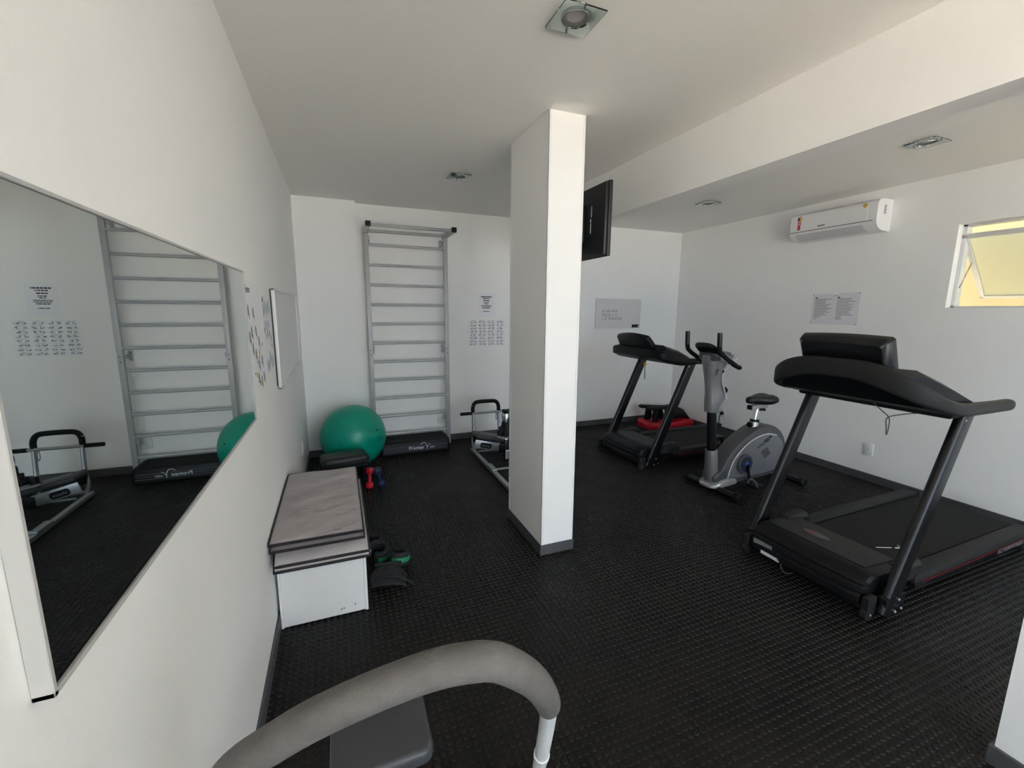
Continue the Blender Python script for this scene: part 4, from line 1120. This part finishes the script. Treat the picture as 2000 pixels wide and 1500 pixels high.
# ================================================================== MINI STEPPER IN THE FAR CORNER
stp = thing('mini_stepper', 'red and black mini stepper in the far corner behind the treadmill', 'stepper', (4.02, 4.47, 0), -.12)
rings = []
for x, w_, zt in ((-.36,.12,.055),(-.33,.155,.085),(-.15,.165,.075),(.05,.16,.075),(.24,.155,.10),(.33,.13,.085),(.36,.10,.05)):
    rings.append([(x,-w_,.0),(x,w_,.0),(x,w_*1.02,zt*.6),(x,w_*.9,zt),(x,-w_*.9,zt),(x,-w_*1.02,zt*.6)])
m = MB(); m.loft(rings); obj('base', m, 'red_plastic', stp)
for s in (-1, 1):
    m = MB(); rings = []
    for x, z, w_ in ((-.34,.255,.05),(-.32,.262,.06),(-.10,.275 if s < 0 else .24,.066),(.06,.265 if s < 0 else .23,.062),(.12,.245,.05)):
        rings.append([(x, s*.085+u, z+v) for u, v in rrect(w_*2, .03, .012, 3)])
    m.loft(rings); obj('foot_plate', m, 'black_matt', stp)
    m = MB(); m.tube([(-.23, s*.085, .06), (-.21, s*.085, .25)], .045, 12, flat=(1,.7)); obj('piston', m, 'black_plastic', stp)
    m = MB(); m.tube([(-.02, s*.085, .07), (-.05, s*.085, .24)], .035, 12); obj('support_column', m, 'black_powder', stp)
m = MB(); rings = []
for x, z0_, z1_ in ((.02,.08,.12),(.08,.085,.23),(.16,.09,.245),(.24,.085,.215),(.31,.075,.12),(.335,.06,.07)):
    rings.append([(x, u*.075, (z0_+z1_)/2+v*(z1_-z0_)/2) for u, v in [(math.cos(a), math.sin(a)) for a in [2*PI*k/14+PI/14 for k in range(14)]]])
m.loft(rings); obj('flywheel_cover', m, 'black_plastic', stp)

# power plug of the bike/treadmill on the window wall
pl = thing('power_plug', 'black power plug with hanging cable behind the exercise bike', 'plug', (XR, 3.90, .275))
m = MB(); m.box(-.045, -.016, -.030, -.0115, .016, .010, .006); obj('plug_body', m, 'black_plastic', pl)
m = MB(); m.tube(cat([(-.04,0,-.02),(-.06,0,-.05),(-.055,.01,-.15),(-.05,.03,-.264),(-.02,.2,-.268)], 5), .005, 8); obj('cable', m, 'black_matt', pl)

# ================================================================== FOREGROUND MACHINE
fg = thing('leg_trainer', 'exercise frame with a thick grey foam handle in the foreground', 'exercise machine', (.08, .85, 0))
O = Vector((.08, .85, 0))
top = [(-.262,.735,.66),(-.215,.665,.775),(-.165,.605,.875),(-.101,.558,.945),(-.059,.538,.978),(-.014,.527,.998),(.037,.518,1.014),(.09,.508,1.027),(.135,.496,1.034),(.174,.490,1.028),(.219,.503,.985),(.268,.548,.905),(.318,.612,.800),(.343,.652,.740)]
leg_r = [(.335,.640,.758),(.374,.71,.640),(.408,.795,.46),(.441,.881,.285),(.478,.975,.085)]
leg_l = [(-.240,.70,.715),(-.262,.735,.66),(-.275,.80,.47),(-.287,.885,.285),(-.298,.975,.085)]
def G(pts): return [Vector(p)-O for p in pts]
m = MB(); m.tube(cat(G(top), 5), .0245, 22); obj('foam_sleeve', m, 'foam_grey', fg, smooth=60)
for nm, lg in (('leg', leg_r), ('leg', leg_l)):
    m = MB(); m.tube(cat(G(lg), 5), [.0178]*21, 16); lo = obj(nm, m, 'white_tube', fg)
    a, b_ = Vector(lg[2])-O, Vector(lg[3])-O
    q0, q1 = a.lerp(b_, .35), a.lerp(b_, .52)
    m = MB(); m.tube([q0, q1], [.0205, .0196], 16); obj('joint_collar', m, 'white_tube', lo)
    e_ = Vector(lg[4])-O
    m = MB(); m.tube([e_+Vector((0,-.02,.045)), e_+Vector((0,.02,-.045)), e_+Vector((0,.045,-.068))], .0205, 14); obj('joint_collar', m, 'white_tube', lo)
m = MB(); m.tube([Vector((-.318,1.01,.0185))-O, Vector((.53,1.01,.0185))-O], .018, 14); bb = obj('base_bar', m, 'white_tube', fg)
for x in (-.30, .515):
    m = MB(); m.box(x-O.x-.014, 1.01-O.y-.02, 0, x-O.x+.014, 1.01-O.y+.02, .04, .008); obj('rubber_foot', m, 'black_plastic', bb)
m = MB(); m.tube([Vector((.045,1.01,.03))-O, Vector((.045,1.01,.415))-O], .022, 14); obj('seat_post', m, 'white_tube', fg)
m = MB(); rr_ = rrect(.238, .235, .030, 5)
rings = [[(x*s+.045-O.x, y*s+1.005-O.y, z) for x, y in rr_] for s, z in ((.93,.412),(.985,.420),(1.0,.432),(.995,.446),(.965,.454),(.90,.457))]
m.loft(rings); obj('seat_pad', m, 'seat_grey', fg, smooth=60)
m = MB(); m.box(-.10+.045-O.x, -.10+1.005-O.y, .400, .10+.045-O.x, .10+1.005-O.y, .413, .002); obj('seat_board', m, 'black_matt', fg)
m = MB(); m.tube([Vector((.045,.60,.0185))-O, Vector((.045,1.01,.0185))-O], .018, 12); m.tube([Vector((-.10,.60,.0185))-O, Vector((.19,.60,.0185))-O], .018, 12); obj('rear_base', m, 'white_tube', fg)
